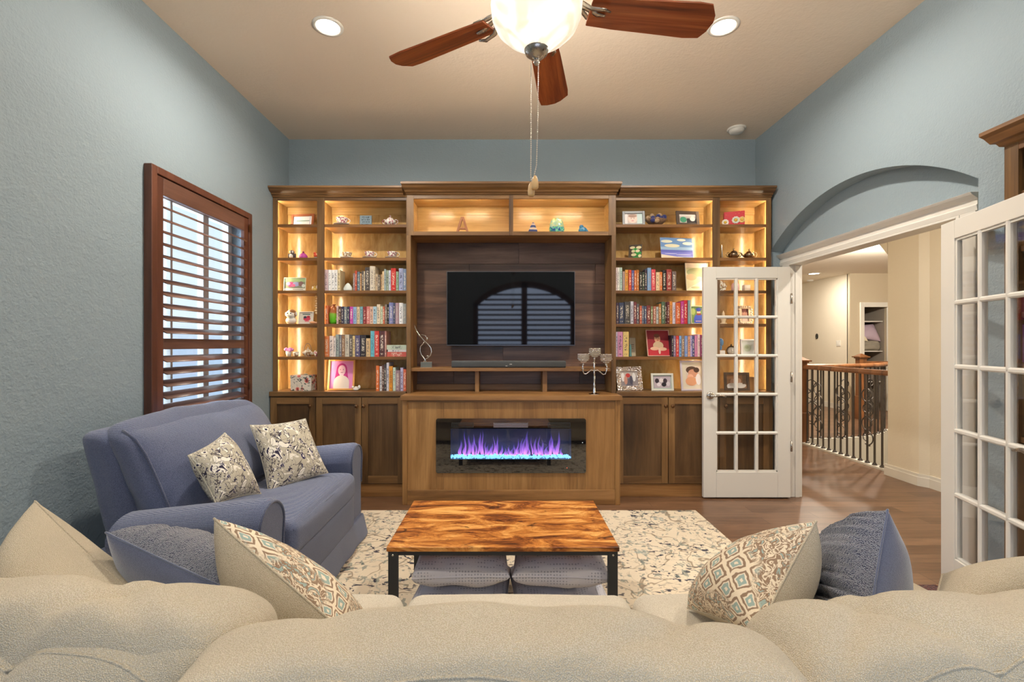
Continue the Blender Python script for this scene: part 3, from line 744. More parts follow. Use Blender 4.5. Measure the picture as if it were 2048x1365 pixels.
for a, c_ in (((903, 947), 'fin'), ((1096, 1141), 'fin')):
    s = MB(); xa, xb = (a[0] - 1012) / 237.8, (a[1] - 1012) / 237.8
    za, zb = EYE - (855.5 - 690) / 237.8, EYE - (846 - 690) / 237.8
    s.box(xa, xb, yg - .003, yg - .0005, za, za + .003).box(xa, xb, yg - .003, yg - .0005, zb - .003, zb).box(xa, xa + .003, yg - .003, yg - .0005, za, zb).box(xb - .003, xb, yg - .003, yg - .0005, za, zb)
    for k in range(1, 5): s.box(xa, xb, yg - .002, yg - .0005, za + (zb - za) * k / 5, za + (zb - za) * k / 5 + .002)
    s.build('air_vent', M['blackmetal'], fp)
s = MB(); xa, xb = (987 - 1012) / 237.8, (1056 - 1012) / 237.8; za, zb = EYE - (855.5 - 690) / 237.8, EYE - (846 - 690) / 237.8
for k in range(5): s.box(xa, xb, yg - .004, yg - .0005, za + (zb - za) * k / 5, za + (zb - za) * k / 5 + .004)
s.box(xa, xa + .004, yg - .004, yg - .0005, za, zb).box(xb - .004, xb, yg - .004, yg - .0005, za, zb)
s.build('heater_vent', plain((170, 165, 178), .3, .8, 'vent_chrome'), fp)
s = MB()
for k in range(900):
    x = random.uniform(BX0, BX1); y = yg + random.uniform(.012, .09); z = BZ0 + random.uniform(.0, .022); r = random.uniform(.004, .009)
    pts = [(x + r, y, z), (x - r, y, z), (x, y + r, z), (x, y - r, z), (x + r * .2, y, z + r), (x, y, z - r)]
    s.add(pts, [(0, 2, 4), (2, 1, 4), (1, 3, 4), (3, 0, 4), (2, 0, 5), (1, 2, 5), (3, 1, 5), (0, 3, 5)])
o = s.build('crystal_bed', emit('ice_blue_crystals', (.30, .72, 1.0), 1.1), fp); o['kind'] = 'stuff'; o['label'] = 'glowing ice blue crystal chips'
# flames: tapering curved tongues
mf = bpy.data.materials.new('violet_flame'); mf.use_nodes = True; nt = mf.node_tree; nt.nodes.remove(nt.nodes['Principled BSDF'])
tx = N(nt, 'ShaderNodeTexCoord'); sp = N(nt, 'ShaderNodeSeparateXYZ'); L(nt, tx.outputs['UV'], sp.inputs[0])
col = ramp(nt, sp.outputs[1], [(0, (.95, .35, .9)), (.25, (.62, .22, .95)), (.7, (.30, .16, .95)), (1, (.16, .14, .8))])
em = N(nt, 'ShaderNodeEmission'); em.inputs[1].default_value = 1.7; L(nt, col, em.inputs[0])
tr = N(nt, 'ShaderNodeBsdfTransparent'); mx = N(nt, 'ShaderNodeMixShader')
al = ramp(nt, sp.outputs[1], [(0, (.50, .50, .50)), (.35, (.22, .22, .22)), (1, (.0, .0, .0))]); L(nt, al, mx.inputs[0]); L(nt, tr.outputs[0], mx.inputs[1]); L(nt, em.outputs[0], mx.inputs[2]); L(nt, mx.outputs[0], nt.nodes['Material Output'].inputs[0])
rf = random.Random(3)
hs = []
for k in range(46):
    x = BX0 + .07 + (BX1 - BX0 - .14) * (k + rf.uniform(.1, .9)) / 46
    hgt = rf.choice([.06, .08, .1, .12, .17, .2]) * rf.uniform(.8, 1.2); w_ = rf.uniform(.007, .016); y = yg + rf.uniform(.04, .09); ph = rf.uniform(0, 6); le = rf.uniform(-.02, .03)
    s = MB()
    def fl(u, v, x=x, hgt=hgt, w_=w_, y=y, ph=ph, le=le):
        a = 2 * PI * u; r = w_ * (1 - v) ** .8 * (.35 + 1.3 * min(1, v * 5 + .3) * .6)
        return (x + r * math.cos(a) + le * v * v + .006 * math.sin(v * 7 + ph), y + .4 * r * math.sin(a), BZ0 + .018 + hgt * v)
    s.grid(fl, 10, 8, True, True); s.build('flame', mf, fp)
s = MB(); s.cyl(((1165 - 1012) / 237.8, yg - .001, EYE - (886 - 690) / 237.8), ((1165 - 1012) / 237.8, yg, EYE - (886 - 690) / 237.8), .0025, 8); s.build('indicator', emit('indicator_white', (1, 1, 1), 1.5), fp)
s = MB(); s.cyl(((1134 - 1012) / 237.8, yg - .001, EYE - (936.5 - 690) / 237.8), ((1134 - 1012) / 237.8, yg, EYE - (936.5 - 690) / 237.8), .003, 8); s.build('indicator', emit('indicator_red', (1, .12, .05), 1.2), fp)

# ---- centre: media hutch
mh = thing('media_hutch', 'maple media hutch framing the television, open display boxes above', 'cabinet', (.047, YBK, .922))
ym = 4.115; hx0, hx1 = -.878, .972; zt = 2.712
s = None
for bx in ((hx0, hx0 + .035, .922, 2.319), (hx1 - .037, hx1, .922, 2.319), (hx0, hx0 + .060, 2.319, zt), (hx1 - .062, hx1, 2.319, zt), (.027, .064, 2.319, 2.68)):
    s = MB(); s.box(bx[0], bx[1], ym, ym + .022, bx[2], bx[3]); s.build('stile', M['oak_v'], mh, .0015)
for bx in ((hx0 + .060, .027, 2.319, 2.354), (.064, hx1 - .062, 2.319, 2.354), (hx0 + .06, hx1 - .062, 2.644, zt)):
    s = MB(); s.box(bx[0], bx[1], ym + .001, ym + .022, bx[2], bx[3]); s.build('rail', M['oak_h'], mh, .0015)
for a, b_ in ((hx0 + .002, hx0 + .03), (hx1 - .03, hx1 - .002)):
    s = MB(); s.box(a, b_, ym + .022, 4.49, .922, zt); s.build('side_panel', M['mantel'], mh)
s = MB(); s.box(hx0 + .03, hx1 - .03, ym + .022, 4.49, 2.322, 2.352); s.build('soffit_shelf', M['mantel_h'], mh)
s = MB(); s.box(hx0 + .03, hx1 - .03, YBK, YBK + .01, 2.352, 2.68).box(hx0 + .03, hx1 - .03, ym + .022, YBK, 2.66, 2.67).box(hx0 + .03, hx0 + .036, ym + .022, YBK, 2.352, 2.66).box(hx1 - .036, hx1 - .03, ym + .022, YBK, 2.352, 2.66).box(.036, .054, ym + .022, YBK, 2.352, 2.66)
s.box(hx0 + .036, hx1 - .036, ym + .024, YBK, 2.352, 2.356)
s.build('display_box_lining', M['inner_h'], mh)
s = MB(); s.box(hx0 + .036, hx1 - .036, YBK - .005, YBK, 2.585, 2.655); s.build('nailer', M['inner_h'], mh, .001)
for a, b_ in ((-.76, -.53), (-.40, -.17), (.13, .36), (.50, .76)):
    s = MB(); s.box(a, b_, ym + .026, ym + .030, 2.649, 2.656); o = s.build('led_strip', LED, mh); o['label'] = 'warm glowing light strip behind the top rail'
s = MB(); zz = .977
rows = [.922 + .055]
while rows[-1] < 2.3: rows.append(rows[-1] + .1905)
rows[-1] = 2.322
for k in range(len(rows) - 1):
    off = (k * .47) % 1.1; xs = [hx0 + .03]; q = hx0 + .03 + .35 + off
    while q < hx1 - .05: xs.append(q); q += 1.2
    xs.append(hx1 - .03)
    for a, b_ in zip(xs[:-1], xs[1:]):
        m_ = MB(); m_.box(a + .0008, b_ - .0008, YBK, YBK + .012, rows[k] + .0008, rows[k + 1] - .0008); m_.build('wall_plank', M['plank'], mh, .0015)
s = MB(); s.box(hx0 + .03, hx1 - .03, YBK + .012, YBK + .018, .922, 2.322); s.build('backing', M['plank'], mh)
s = MB(); s.box(hx0 + .03, hx1 - .03, YBK - .012, YBK + .01, .922, .977); s.build('back_ledger', M['mantel_h'], mh, .001)
s = MB(); s.box(-.847, .940, 4.150, YBK, 1.113, 1.143); s.build('shelf', M['mantel_h'], mh, .002)
for a, b_ in ((-.281, -.245), (.332, .373)):
    s = MB(); s.box(a, b_, 4.22, YBK - .012, .922, 1.113); s.build('divider', M['mantel'], mh, .001)
s = MB()
pr = [(ym, 2.676), (ym - .012, 2.680), (ym - .020, 2.692), (ym - .034, 2.695), (ym - .042, 2.708), (ym - .070, 2.722), (ym - .088, 2.742), (ym - .096, 2.745), (ym - .096, 2.764), (4.49, 2.764), (4.49, 2.712), (ym, 2.712)]
b0 = [(hx0 - (ym - q[0] if q[0] < ym else 0) * .35, q[0], q[1]) for q in pr]; b1 = [(hx1 + (ym - q[0] if q[0] < ym else 0) * .35, q[0], q[1]) for q in pr]
n = len(pr); s.add(b0 + b1, [tuple(range(n))[::-1], tuple(range(n, 2 * n))] + [(i, (i + 1) % n, n + (i + 1) % n, n + i) for i in range(n)])
s.build('crown', M['oak_h'], mh)

# ---- television and sound bar
tv = thing('television', 'large flat black television mounted on the walnut planks', 'television', (.045, 4.38, 1.34))
tx0, tx1, tz0, tz1, ty = -.553, .643, 1.340, 2.034, 4.325
mt, nt, b = nodemat('black_screen'); b.inputs['Base Color'].default_value = (.004, .004, .005, 1); b.inputs['Roughness'].default_value = .035; b.inputs['IOR'].default_value = 1.42
s = MB(); s.box(tx0 + .007, tx1 - .007, ty, ty + .004, tz0 + .010, tz1 - .006); s.build('screen', mt, tv)
s = MB(); s.box(tx0, tx1, ty + .003, ty + .03, tz0, tz1); s.build('bezel', plain((90, 92, 96), .35, .8, 'grey_bezel'), tv, .002)
s = MB(); s.box(-.25, .34, ty + .03, YBK, 1.5, 1.85); s.build('wall_bracket', M['black'], tv)
sb = thing('sound_bar', 'long dark grey fabric sound bar below the television', 'speaker', (.025, 4.21, 1.143))
s = MB(); sx0, sx1, sz = -.488, .536, 1.143
pr = rrect(4.155, 4.26, sz + .002, sz + .062, .018)
s.prism(pr, lambda a, b: (sx0, a, b), lambda a, b: (sx1, a, b), True); s.build('body', cloth('grey_speaker_cloth', (92, 94, 92), (60, 62, 62), 900, .4), sb, .004)
for a, w_ in ((.033, .022), (-.004, .018)):
    s = MB(); z = sz + (.03 if a > 0 else .014)
    for k in range(4): s.box(a + w_ * k / 4, a + w_ * k / 4 + w_ / 6, 4.1535, 4.156, z, z + .006)
    s.build('logo', plain((210, 210, 205), .5), sb)
s = MB(); s.ball((-.40, 4.32, 1.158), .02, 10, (1.1, 1, .8)); s.ball((-.375, 4.32, 1.158), .018, 10, (1.1, 1, .8)); s.box(-.42, -.36, 4.30, 4.34, 1.143, 1.147)
tag(recenter(s.build('webcam', M['black'])), 'small black gadget peeking over the left end of the sound bar', 'camera')
# ------------------------------------------------------------------ books
SB = 221.4
def X(px, s_=SB): return (px - 1012) / s_
def Z(py, s_=SB): return EYE + (690 - py) / s_
ORD = ['first', 'second', 'third', 'fourth', 'fifth', 'sixth', 'seventh', 'eighth', 'ninth', 'tenth', 'eleventh', 'twelfth', 'thirteenth', 'fourteenth', 'fifteenth', 'sixteenth', 'seventeenth', 'eighteenth',
       'nineteenth', 'twentieth', 'twenty-first', 'twenty-second', 'twenty-third', 'twenty-fourth', 'twenty-fifth', 'twenty-sixth', 'twenty-seventh', 'twenty-eighth']
def book_mesh(w_, d, h):
    """spine faces -Y, local origin at base centre of the spine"""
    s = MB(); s.slot(0); e = .002
    n = 6; sp = [(-w_ / 2 + w_ * i / n, -min(.004, w_ * .12) * math.sin(PI * i / n)) for i in range(n + 1)]
    s.prism(sp + [(w_ / 2, .003), (-w_ / 2, .003)], lambda a, b: (a, b, 0), lambda a, b: (a, b, h))
    s.box(-w_ / 2, -w_ / 2 + e, .003, d, 0, h).box(w_ / 2 - e, w_ / 2, .003, d, 0, h)
    s.slot(1).box(-w_ / 2 + e, w_ / 2 - e, .003, d - .003, .003, h - .004)
    return s
def book(x0, x1, z, ztop, rgb, label, group, y=None, d=None, lie=False):
    y = y or 4.198 + random.uniform(0, .01)
    w_ = (x1 - x0) - .0006; h = ztop - z; d = d or min(.21, max(.12, h * .68))
    if lie:
        s = MB(); s.slot(0); e = .002; L_ = x1 - x0
        s.box(x0, x1, y, y + .003, z, ztop).box(x0, x1, y + .003, y + .15, z, z + e).box(x0, x1, y + .003, y + .15, ztop - e, ztop)
        s.slot(1).box(x0 + .004, x1 - .003, y + .003, y + .147, z + e, ztop - e)
    else:
        s = book_mesh(w_, d, h); s.v = [q + Vector(((x0 + x1) / 2, y, z)) for q in s.v]
    o = s.build('book', [M['book'], M['paper']])
    o.color = (*lin(rgb), 1)
    return tag(recenter(o), label, 'book', group)
def row(data, z, where, group, px2=None):
    for i, (a, b_, t, rgb, nm) in enumerate(data):
        book(X(a), X(b_), z, Z(t), rgb, '%s book, %s from the left %s' % (nm, ORD[i], where), group)
row([(648.3, 656, 539.7, (205, 180, 182), 'pale pink'), (656.7, 662.2, 540, (246, 244, 240), 'white'), (662.4, 668.2, 540, (246, 244, 240), 'white'), (668.6, 674.4, 540, (244, 242, 236), 'white'), (674.7, 680, 540, (226, 206, 160), 'cream'),
     (705.8, 709.2, 546.7, (140, 122, 124), 'grey mauve'), (709.4, 713.4, 541.5, (190, 74, 40), 'rust red'), (714.5, 719.6, 544, (98, 116, 126), 'slate blue'), (719.9, 722.7, 547, (206, 160, 108), 'tan'), (722.9, 727.2, 542, (92, 80, 72), 'dark taupe'), (727.4, 729.8, 543, (214, 196, 160), 'cream'),
     (730.3, 739, 535, (72, 62, 54), 'thick charcoal'), (739.3, 747.8, 532.5, (214, 200, 176), 'thick beige'), (748, 750.5, 533, (200, 184, 156), 'thin beige'), (750.7, 755.2, 548, (196, 172, 138), 'sand'), (755.5, 760.9, 550, (104, 92, 76), 'dark grey'), (761.1, 764.2, 549, (196, 160, 116), 'light brown'), (764.4, 768.1, 543, (226, 196, 150), 'buff'),
     (768.3, 772, 538.5, (156, 170, 166), 'grey blue'), (772.2, 777.2, 541, (150, 164, 140), 'sage green'), (777.5, 781.6, 541, (196, 196, 206), 'grey and white'), (782, 791.7, 537, (200, 44, 34), 'thick bright red'), (792.2, 797.2, 543.5, (150, 176, 140), 'pale green'), (797.5, 805.8, 537, (164, 170, 200), 'lavender blue'), (806.1, 812.2, 538, (132, 146, 168), 'blue grey')],
    SHZ[2], 'on the third shelf of the left bookcase', 'books on the third shelf, left bookcase')
row([(648.5, 656, 611.3, (206, 110, 62), 'orange'), (672.8, 676.3, 612, (220, 188, 178), 'thin pink'), (676.6, 682.2, 613.5, (96, 66, 46), 'dark brown'), (682.5, 687.6, 613.5, (54, 48, 72), 'navy'), (688, 693.7, 614, (124, 132, 134), 'grey'), (694, 698.5, 613.5, (56, 58, 76), 'dark navy'),
     (699, 705.5, 613.5, (200, 74, 164), 'magenta'), (706, 712.6, 614, (146, 172, 204), 'light blue'), (713, 719, 614, (218, 192, 152), 'cream'), (719.4, 725.2, 613.5, (124, 170, 172), 'teal and lavender'), (726, 731.9, 614, (140, 40, 36), 'dark red'), (732.2, 739, 613, (210, 120, 108), 'coral'), (739.3, 746, 613.5, (218, 176, 148), 'peach'),
     (746.3, 753, 613.5, (170, 198, 206), 'pale blue'), (753.6, 760.2, 609, (224, 204, 170), 'taller cream'), (760.5, 765.4, 613, (196, 202, 168), 'pale green'), (765.6, 769.4, 613.5, (196, 96, 58), 'red and yellow'), (770, 774, 609, (126, 112, 98), 'grey brown'), (774.2, 777.8, 609, (22, 20, 22), 'black'), (778, 786, 605.5, (126, 128, 170), 'blue and orange'),
     (786.3, 790.4, 606, (70, 74, 96), 'slate'), (790.7, 797.5, 606, (176, 142, 146), 'mauve'), (798, 805.2, 606, (240, 236, 228), 'white'), (805.5, 812.4, 608, (150, 150, 142), 'grey')],
    SHZ[3], 'on the fourth shelf of the left bookcase', 'books on the fourth shelf, left bookcase')
row([(648.5, 658.3, 673, (212, 122, 68), 'orange'), (659, 667, 672.5, (238, 220, 208), 'white and pink'), (667.2, 671, 676, (240, 228, 220), 'white'), (671.3, 677.5, 669.5, (156, 166, 160), 'grey green'), (678, 682.6, 670, (128, 128, 136), 'grey'), (682.9, 689.2, 671, (152, 112, 78), 'brown and tan'), (689.6, 698.1, 669.5, (206, 196, 174), 'beige'),
     (698.4, 704.8, 670.5, (96, 86, 76), 'dark brown'), (705, 709.8, 672, (220, 194, 134), 'pale yellow'), (710.1, 720, 671, (90, 82, 112), 'blue purple'), (720.4, 731.2, 670.5, (48, 40, 40), 'black and red'), (731.8, 740.2, 677, (212, 178, 128), 'tan'), (740.8, 748.8, 662.5, (104, 180, 190), 'tall teal'), (749, 758.2, 662.5, (204, 60, 44), 'tall red'),
     (758.5, 768.8, 662.5, (84, 46, 42), 'tall dark brown'), (769, 772.5, 662.5, (180, 122, 104), 'tall pinkish brown')],
    SHZ[4], 'on the fifth shelf of the left bookcase', 'books on the fifth shelf, left bookcase')
zb = SHZ[4]
book(X(773.2), X(812.4), zb, zb + .043, (200, 92, 78), 'red and lilac book lying at the bottom of the small flat stack', 'books lying flat on the fifth shelf, left bookcase', 4.21, lie=True)
book(X(775), X(812.4), zb + .0435, zb + .063, (216, 208, 200), 'thin white book lying in the middle of the small flat stack', 'books lying flat on the fifth shelf, left bookcase', 4.21, lie=True)
book(X(772.9), X(812.4), zb + .0635, zb + .106, (196, 204, 178), 'pale sage book lying on top of the small flat stack', 'books lying flat on the fifth shelf, left bookcase', 4.21, lie=True)
row([(751.8, 758, 732, (222, 112, 46), 'orange'), (759, 763.7, 733, (206, 196, 190), 'light grey'), (763.9, 767.8, 731, (90, 58, 48), 'dark brown'), (768, 772.4, 729, (66, 60, 56), 'charcoal'), (772.7, 777.6, 726, (200, 196, 200), 'tall light grey'), (777.8, 785, 733, (222, 146, 40), 'amber'), (785.6, 790.9, 735.5, (204, 220, 196), 'pale green'),
     (791.3, 800, 741, (156, 128, 132), 'grey pink'), (800.5, 806.2, 736, (194, 186, 212), 'lavender'), (806.6, 812.3, 739, (222, 108, 70), 'orange red')],
    CT, 'on the left countertop', 'books on the left countertop')
row([(1232, 1234.5, 535.5, (228, 208, 206), 'thin pinkish white'), (1234.7, 1239.2, 535.5, (240, 236, 226), 'white'), (1239.5, 1244.2, 535.5, (186, 212, 196), 'pale green'), (1245.6, 1249.8, 543, (178, 146, 138), 'grey pink'), (1250.2, 1256.7, 540, (220, 156, 66), 'amber'), (1257.2, 1262.8, 540, (204, 74, 46), 'vermilion'), (1263.2, 1268.2, 541, (96, 92, 140), 'violet blue'),
     (1268.6, 1273, 541, (206, 110, 50), 'orange'), (1273.4, 1277.8, 540, (188, 112, 44), 'ochre'), (1279, 1285, 544.5, (48, 44, 36), 'black'), (1285.3, 1289.8, 544, (58, 66, 48), 'dark green'), (1290.1, 1294.2, 540, (62, 48, 58), 'dark plum'), (1294.8, 1302.4, 536, (126, 156, 190), 'steel blue'), (1303, 1311.3, 539, (212, 76, 84), 'rose red'), (1312, 1319.3, 545, (226, 196, 152), 'cream'),
     (1319.8, 1325, 544, (220, 122, 54), 'tangerine'), (1325.4, 1332.6, 541, (44, 38, 34), 'thick black'), (1333, 1343, 539, (152, 58, 48), 'thick dark red'), (1344.6, 1352.8, 543, (108, 92, 88), 'grey brown')],
    SHZ[2], 'on the third shelf of the right bookcase', 'books on the third shelf, right bookcase')
row([(1232.2, 1237.6, 606, (70, 52, 66), 'dark plum'), (1238.2, 1248.2, 605.5, (62, 70, 92), 'thick navy'), (1249, 1260.6, 604, (74, 70, 66), 'thickest charcoal'), (1261, 1267.2, 603, (190, 188, 196), 'silver grey'), (1267.8, 1273.2, 604.5, (118, 54, 58), 'maroon'), (1273.6, 1278.7, 608, (92, 88, 94), 'dark grey'), (1279, 1283.7, 612, (180, 90, 62), 'short red'), (1284, 1288.5, 612, (92, 98, 116), 'slate'),
     (1288.8, 1293, 613, (76, 86, 110), 'dark blue'), (1293.4, 1301.2, 611, (120, 50, 42), 'dark red'), (1301.8, 1306.2, 613, (120, 126, 84), 'olive'), (1306.6, 1312, 613, (172, 106, 84), 'red and beige'), (1312.4, 1317.2, 614, (180, 180, 170), 'pale grey'), (1318, 1322.7, 608, (176, 116, 52), 'amber brown'), (1323, 1329.9, 604, (76, 100, 72), 'dark green'), (1330.2, 1334, 605, (72, 48, 40), 'thin brown'),
     (1334.3, 1339.2, 604, (98, 36, 36), 'deep red'), (1339.6, 1345.2, 603, (216, 140, 60), 'orange'), (1345.6, 1351.2, 605, (206, 196, 208), 'lilac white'), (1351.7, 1361.2, 606, (204, 94, 44), 'thick orange'), (1361.6, 1367.8, 603, (188, 62, 134), 'magenta'), (1368.1, 1375.4, 601, (196, 40, 50), 'tall crimson'), (1376, 1381, 601, (130, 160, 160), 'blue green')],
    SHZ[3], 'on the fourth shelf of the right bookcase', 'books on the fourth shelf, right bookcase')
row([(1232, 1235.1, 664, (208, 196, 218), 'thin lilac'), (1235.4, 1245.6, 664, (214, 150, 184), 'thick pink'), (1246, 1257.4, 664, (226, 198, 124), 'thick yellow'), (1343.5, 1347.2, 671, (34, 34, 42), 'black'), (1347.5, 1352, 672, (142, 118, 146), 'grey purple'), (1352.3, 1358.2, 672, (204, 60, 48), 'red'), (1358.6, 1363.2, 672, (130, 172, 216), 'light blue'), (1363.4, 1369.2, 672, (150, 120, 96), 'brown'),
     (1369.6, 1375.5, 672, (120, 150, 206), 'sky blue'), (1375.8, 1380.6, 673, (216, 158, 122), 'peach'), (1381, 1384.8, 672, (186, 178, 222), 'lavender'), (1385, 1389.6, 672, (76, 82, 130), 'navy blue'), (1390, 1395.5, 671, (206, 130, 170), 'pink and green'), (1395.8, 1400.7, 669, (232, 208, 206), 'pinkish white'), (1401, 1406.5, 670, (150, 60, 110), 'purple'), (1407, 1412.5, 672, (206, 150, 190), 'mauve pink')],
    SHZ[4], 'on the fifth shelf of the right bookcase', 'books on the fifth shelf, right bookcase')

# ------------------------------------------------------------------ framed pictures
def circ(cx, cz, rx, rz, n=20, a0=0, a1=360):
    return [(cx + rx * math.cos(math.radians(a0 + (a1 - a0) * i / n)), cz + rz * math.sin(math.radians(a0 + (a1 - a0) * i / n))) for i in range(n + (0 if a1 - a0 == 360 else 1))]
def rect(a, b, c, d): return [(a, c), (b, c), (b, d), (a, d)]
def picture(layers, w_, h, par, y0, name='picture', x0=None):
    """flat print: layers of (polygon in 0..1, rgb), each a hair in front of the last"""
    s = MB(); mats = []
    for i, (poly, rgb) in enumerate(layers):
        mt = plain(rgb, .45)
        if mt not in mats: mats.append(mt)
        s.slot(mats.index(mt)); y = y0 - .00025 * i
        s.add([(-w_ / 2 + a * w_, y, c * h) for a, c in poly], [tuple(range(len(poly)))])
    return s.build(name, mats, par, world=False)
def frame(label, cat, name, px0, px1, py0, py1, Yd, rgb, fw, layers, lean=10, yaw=0, mat=None, matw=0, depth=.014, metal=0, zbase=None, group=None, matb=None, rough=.4):
    s_ = FPX / Yd
    w_ = (px1 - px0) / s_; h = (py1 - py0) / s_ / math.cos(math.radians(lean)); zb = zbase
    t = thing(name, label, cat, (((px0 + px1) / 2 - 1012) / s_, Yd, zb + .001 + depth * math.sin(math.radians(lean)) * 0), group)
    t.rotation_euler = (-math.radians(lean), 0, math.radians(yaw))
    s = MB()
    if fw > 0:
        s.box(-w_ / 2, -w_ / 2 + fw, -depth, 0, 0, h).box(w_ / 2 - fw, w_ / 2, -depth, 0, 0, h).box(-w_ / 2 + fw, w_ / 2 - fw, -depth, 0, 0, fw).box(-w_ / 2 + fw, w_ / 2 - fw, -depth, 0, h - fw, h)
        s.build('frame', matb or plain(rgb, rough, metal), t, .0015, world=False)
    s = MB(); s.box(-w_ / 2 + fw * .5, w_ / 2 - fw * .5, -.003, 0, fw * .5 + .0, h - fw * .5); s.build('backing', plain(mat or rgb, .7), t, world=False)
    iw, ih = w_ - 2 * fw - 2 * matw, h - 2 * fw - 2 * matw
    o = picture(layers, iw, ih, t, -.0034 - .0004, 'picture')
    o.location = (0, 0, fw + matw)
    s = MB(); s.add([(-.02, 0, 0), (.02, 0, 0), (.02, .0, h * .7), (-.02, 0, h * .7), (-.02, .002, 0), (.02, .002, 0), (.02, .002, h * .7), (-.02, .002, h * .7)], [(0, 1, 2, 3), (4, 5, 6, 7), (0, 1, 5, 4), (2, 3, 7, 6)])
    s.build('easel_back', plain((60, 50, 42), .7), t, world=False)
    return t
def person_layers(bg, hair, skin, dress, long_hair=True):
    L_ = [(rect(0, 1, 0, 1), bg)]
    L_ += [(circ(.5, .70, .23, .22), hair)]
    if long_hair: L_ += [([(.27, .70), (.73, .70), (.80, .30), (.66, .24), (.34, .24), (.20, .32)], hair)]
    L_ += [([(.42, .40), (.58, .40), (.58, .60), (.42, .60)], skin), (circ(.5, .66, .165, .19), skin), (circ(.5, .22, .34, .26), dress), (rect(.16, .84, 0, .22), dress)]
    eye = tuple(int(q * .55) for q in hair)
    L_ += [(circ(.435, .69, .022, .014, 8), eye), (circ(.565, .69, .022, .014, 8), eye), (circ(.5, .585, .06, .018, 10, 180, 360), eye)]
    return L_
frame('wide brown wooden frame with a printed certificate, top left shelf', 'picture frame', 'picture_frame', 580.5, 629, 421, 449, 4.33, (150, 84, 48), .020,
      [(rect(0, 1, 0, 1), (232, 238, 240)), (rect(.08, .10, .1, .9), (110, 120, 190)), (rect(.88, .90, .1, .9), (110, 120, 190)), (rect(.16, .86, .46, .56), (120, 160, 150)), (rect(.2, .5, .64, .68), (190, 205, 210)), (rect(.2, .6, .3, .34), (190, 205, 210))], 9, -8, zbase=SHZ[0])
# square plaque with hand lettering
t = thing('plaque', 'small square grey blue plaque with dark hand lettering on the top left shelf', 'plaque', (X(726), 4.28, SHZ[0] + .001))
s = MB(); s.box(-.054, .054, 0, .014, 0, .102); s.build('board', plain((126, 146, 156), .6), t, .0015, world=False)
s = MB()
for k, (a, b_) in enumerate(((-.03, .025), (-.035, .034), (-.028, .03), (-.036, .028))):
    z = .084 - k * .021; q = a
    while q < b_:
        l = random.uniform(.006, .012); s.box(q, q + .0022, -.0006, 0, z - .006, z + .005); s.box(q, q + l * .7, -.0006, 0, z - random.choice([.006, 0, -.004]), z - random.choice([.004, -.002, -.006]) + .0015); q += l + .003
s.build('lettering', plain((36, 52, 66), .6), t, world=False)
frame('small landscape snapshot of pink and violet flowers in a clear stand, third shelf left', 'picture frame', 'picture_frame', 568.5, 611, 554, 581, 4.26, (232, 232, 222), .0035,
      [(rect(0, 1, 0, 1), (120, 130, 110)), (rect(0, 1, 0, .2), (216, 214, 206)), (rect(0, 1, .72, 1), (150, 178, 130)), (circ(.30, .5, .15, .2), (176, 70, 130)), (circ(.18, .55, .1, .14), (150, 140, 190)), (circ(.55, .52, .16, .18), (150, 156, 200)), (circ(.42, .42, .1, .12), (208, 110, 150)), (circ(.78, .55, .12, .2), (120, 90, 90)), (circ(.9, .4, .08, .14), (200, 206, 200)), (rect(.4, .9, .08, .12), (96, 110, 100))], 8, 4, zbase=SHZ[2])
frame('white lace edged card with a red bouquet on the fourth shelf left', 'card', 'greeting_card', 597.5, 627, 623, 648, 4.28, (232, 226, 214), .009,
      [(rect(0, 1, 0, 1), (226, 220, 206)), (circ(.55, .42, .28, .22), (206, 70, 96)), (circ(.4, .55, .12, .12), (60, 66, 80)), (circ(.66, .6, .14, .1), (180, 50, 70)), (rect(.2, .8, .78, .88), (90, 110, 110)), (rect(.4, .75, .1, .2), (220, 150, 150))], 8, 0, zbase=SHZ[3])
frame('gold framed portrait print of a smiling girl in magenta tones, left countertop', 'picture frame', 'picture_frame', 656, 708, 722, 783.5, 4.24, (214, 158, 84), .016,
      person_layers((206, 130, 184), (176, 40, 120), (236, 196, 206), (216, 206, 196)), 11, 5, zbase=CT, mat=(232, 190, 120))
frame('grey frame with white lining around a baby face photo, top right shelf', 'picture frame', 'picture_frame', 1245, 1289.5, 417, 447.5, 4.27, (118, 122, 124), .022,
      [(rect(0, 1, 0, 1), (196, 176, 164)), (circ(.45, .5, .26, .42), (232, 196, 178)), (circ(.45, .78, .24, .16), (150, 110, 84)), (rect(.7, 1, 0, 1), (186, 206, 200)), (rect(0, .16, 0, 1), (226, 216, 210)), (circ(.37, .54, .03, .04, 8), (70, 50, 44)), (circ(.53, .54, .03, .04, 8), (70, 50, 44)), (circ(.45, .3, .08, .04, 8), (196, 110, 110))], 8, -3, zbase=SHZ[0])
frame('dark brown wide frame with a small green and grey photo, top right shelf', 'picture frame', 'picture_frame', 1352, 1399.5, 417, 447.5, 4.27, (78, 64, 54), .028,
      [(rect(0, 1, 0, 1), (176, 170, 166)), (circ(.25, .4, .2, .32), (60, 140, 110)), (rect(.45, 1, 0, .55), (40, 42, 48)), (circ(.8, .5, .16, .26), (216, 210, 206)), (rect(.0, 1, .75, 1), (206, 202, 196))], 9, 6, zbase=SHZ[0])
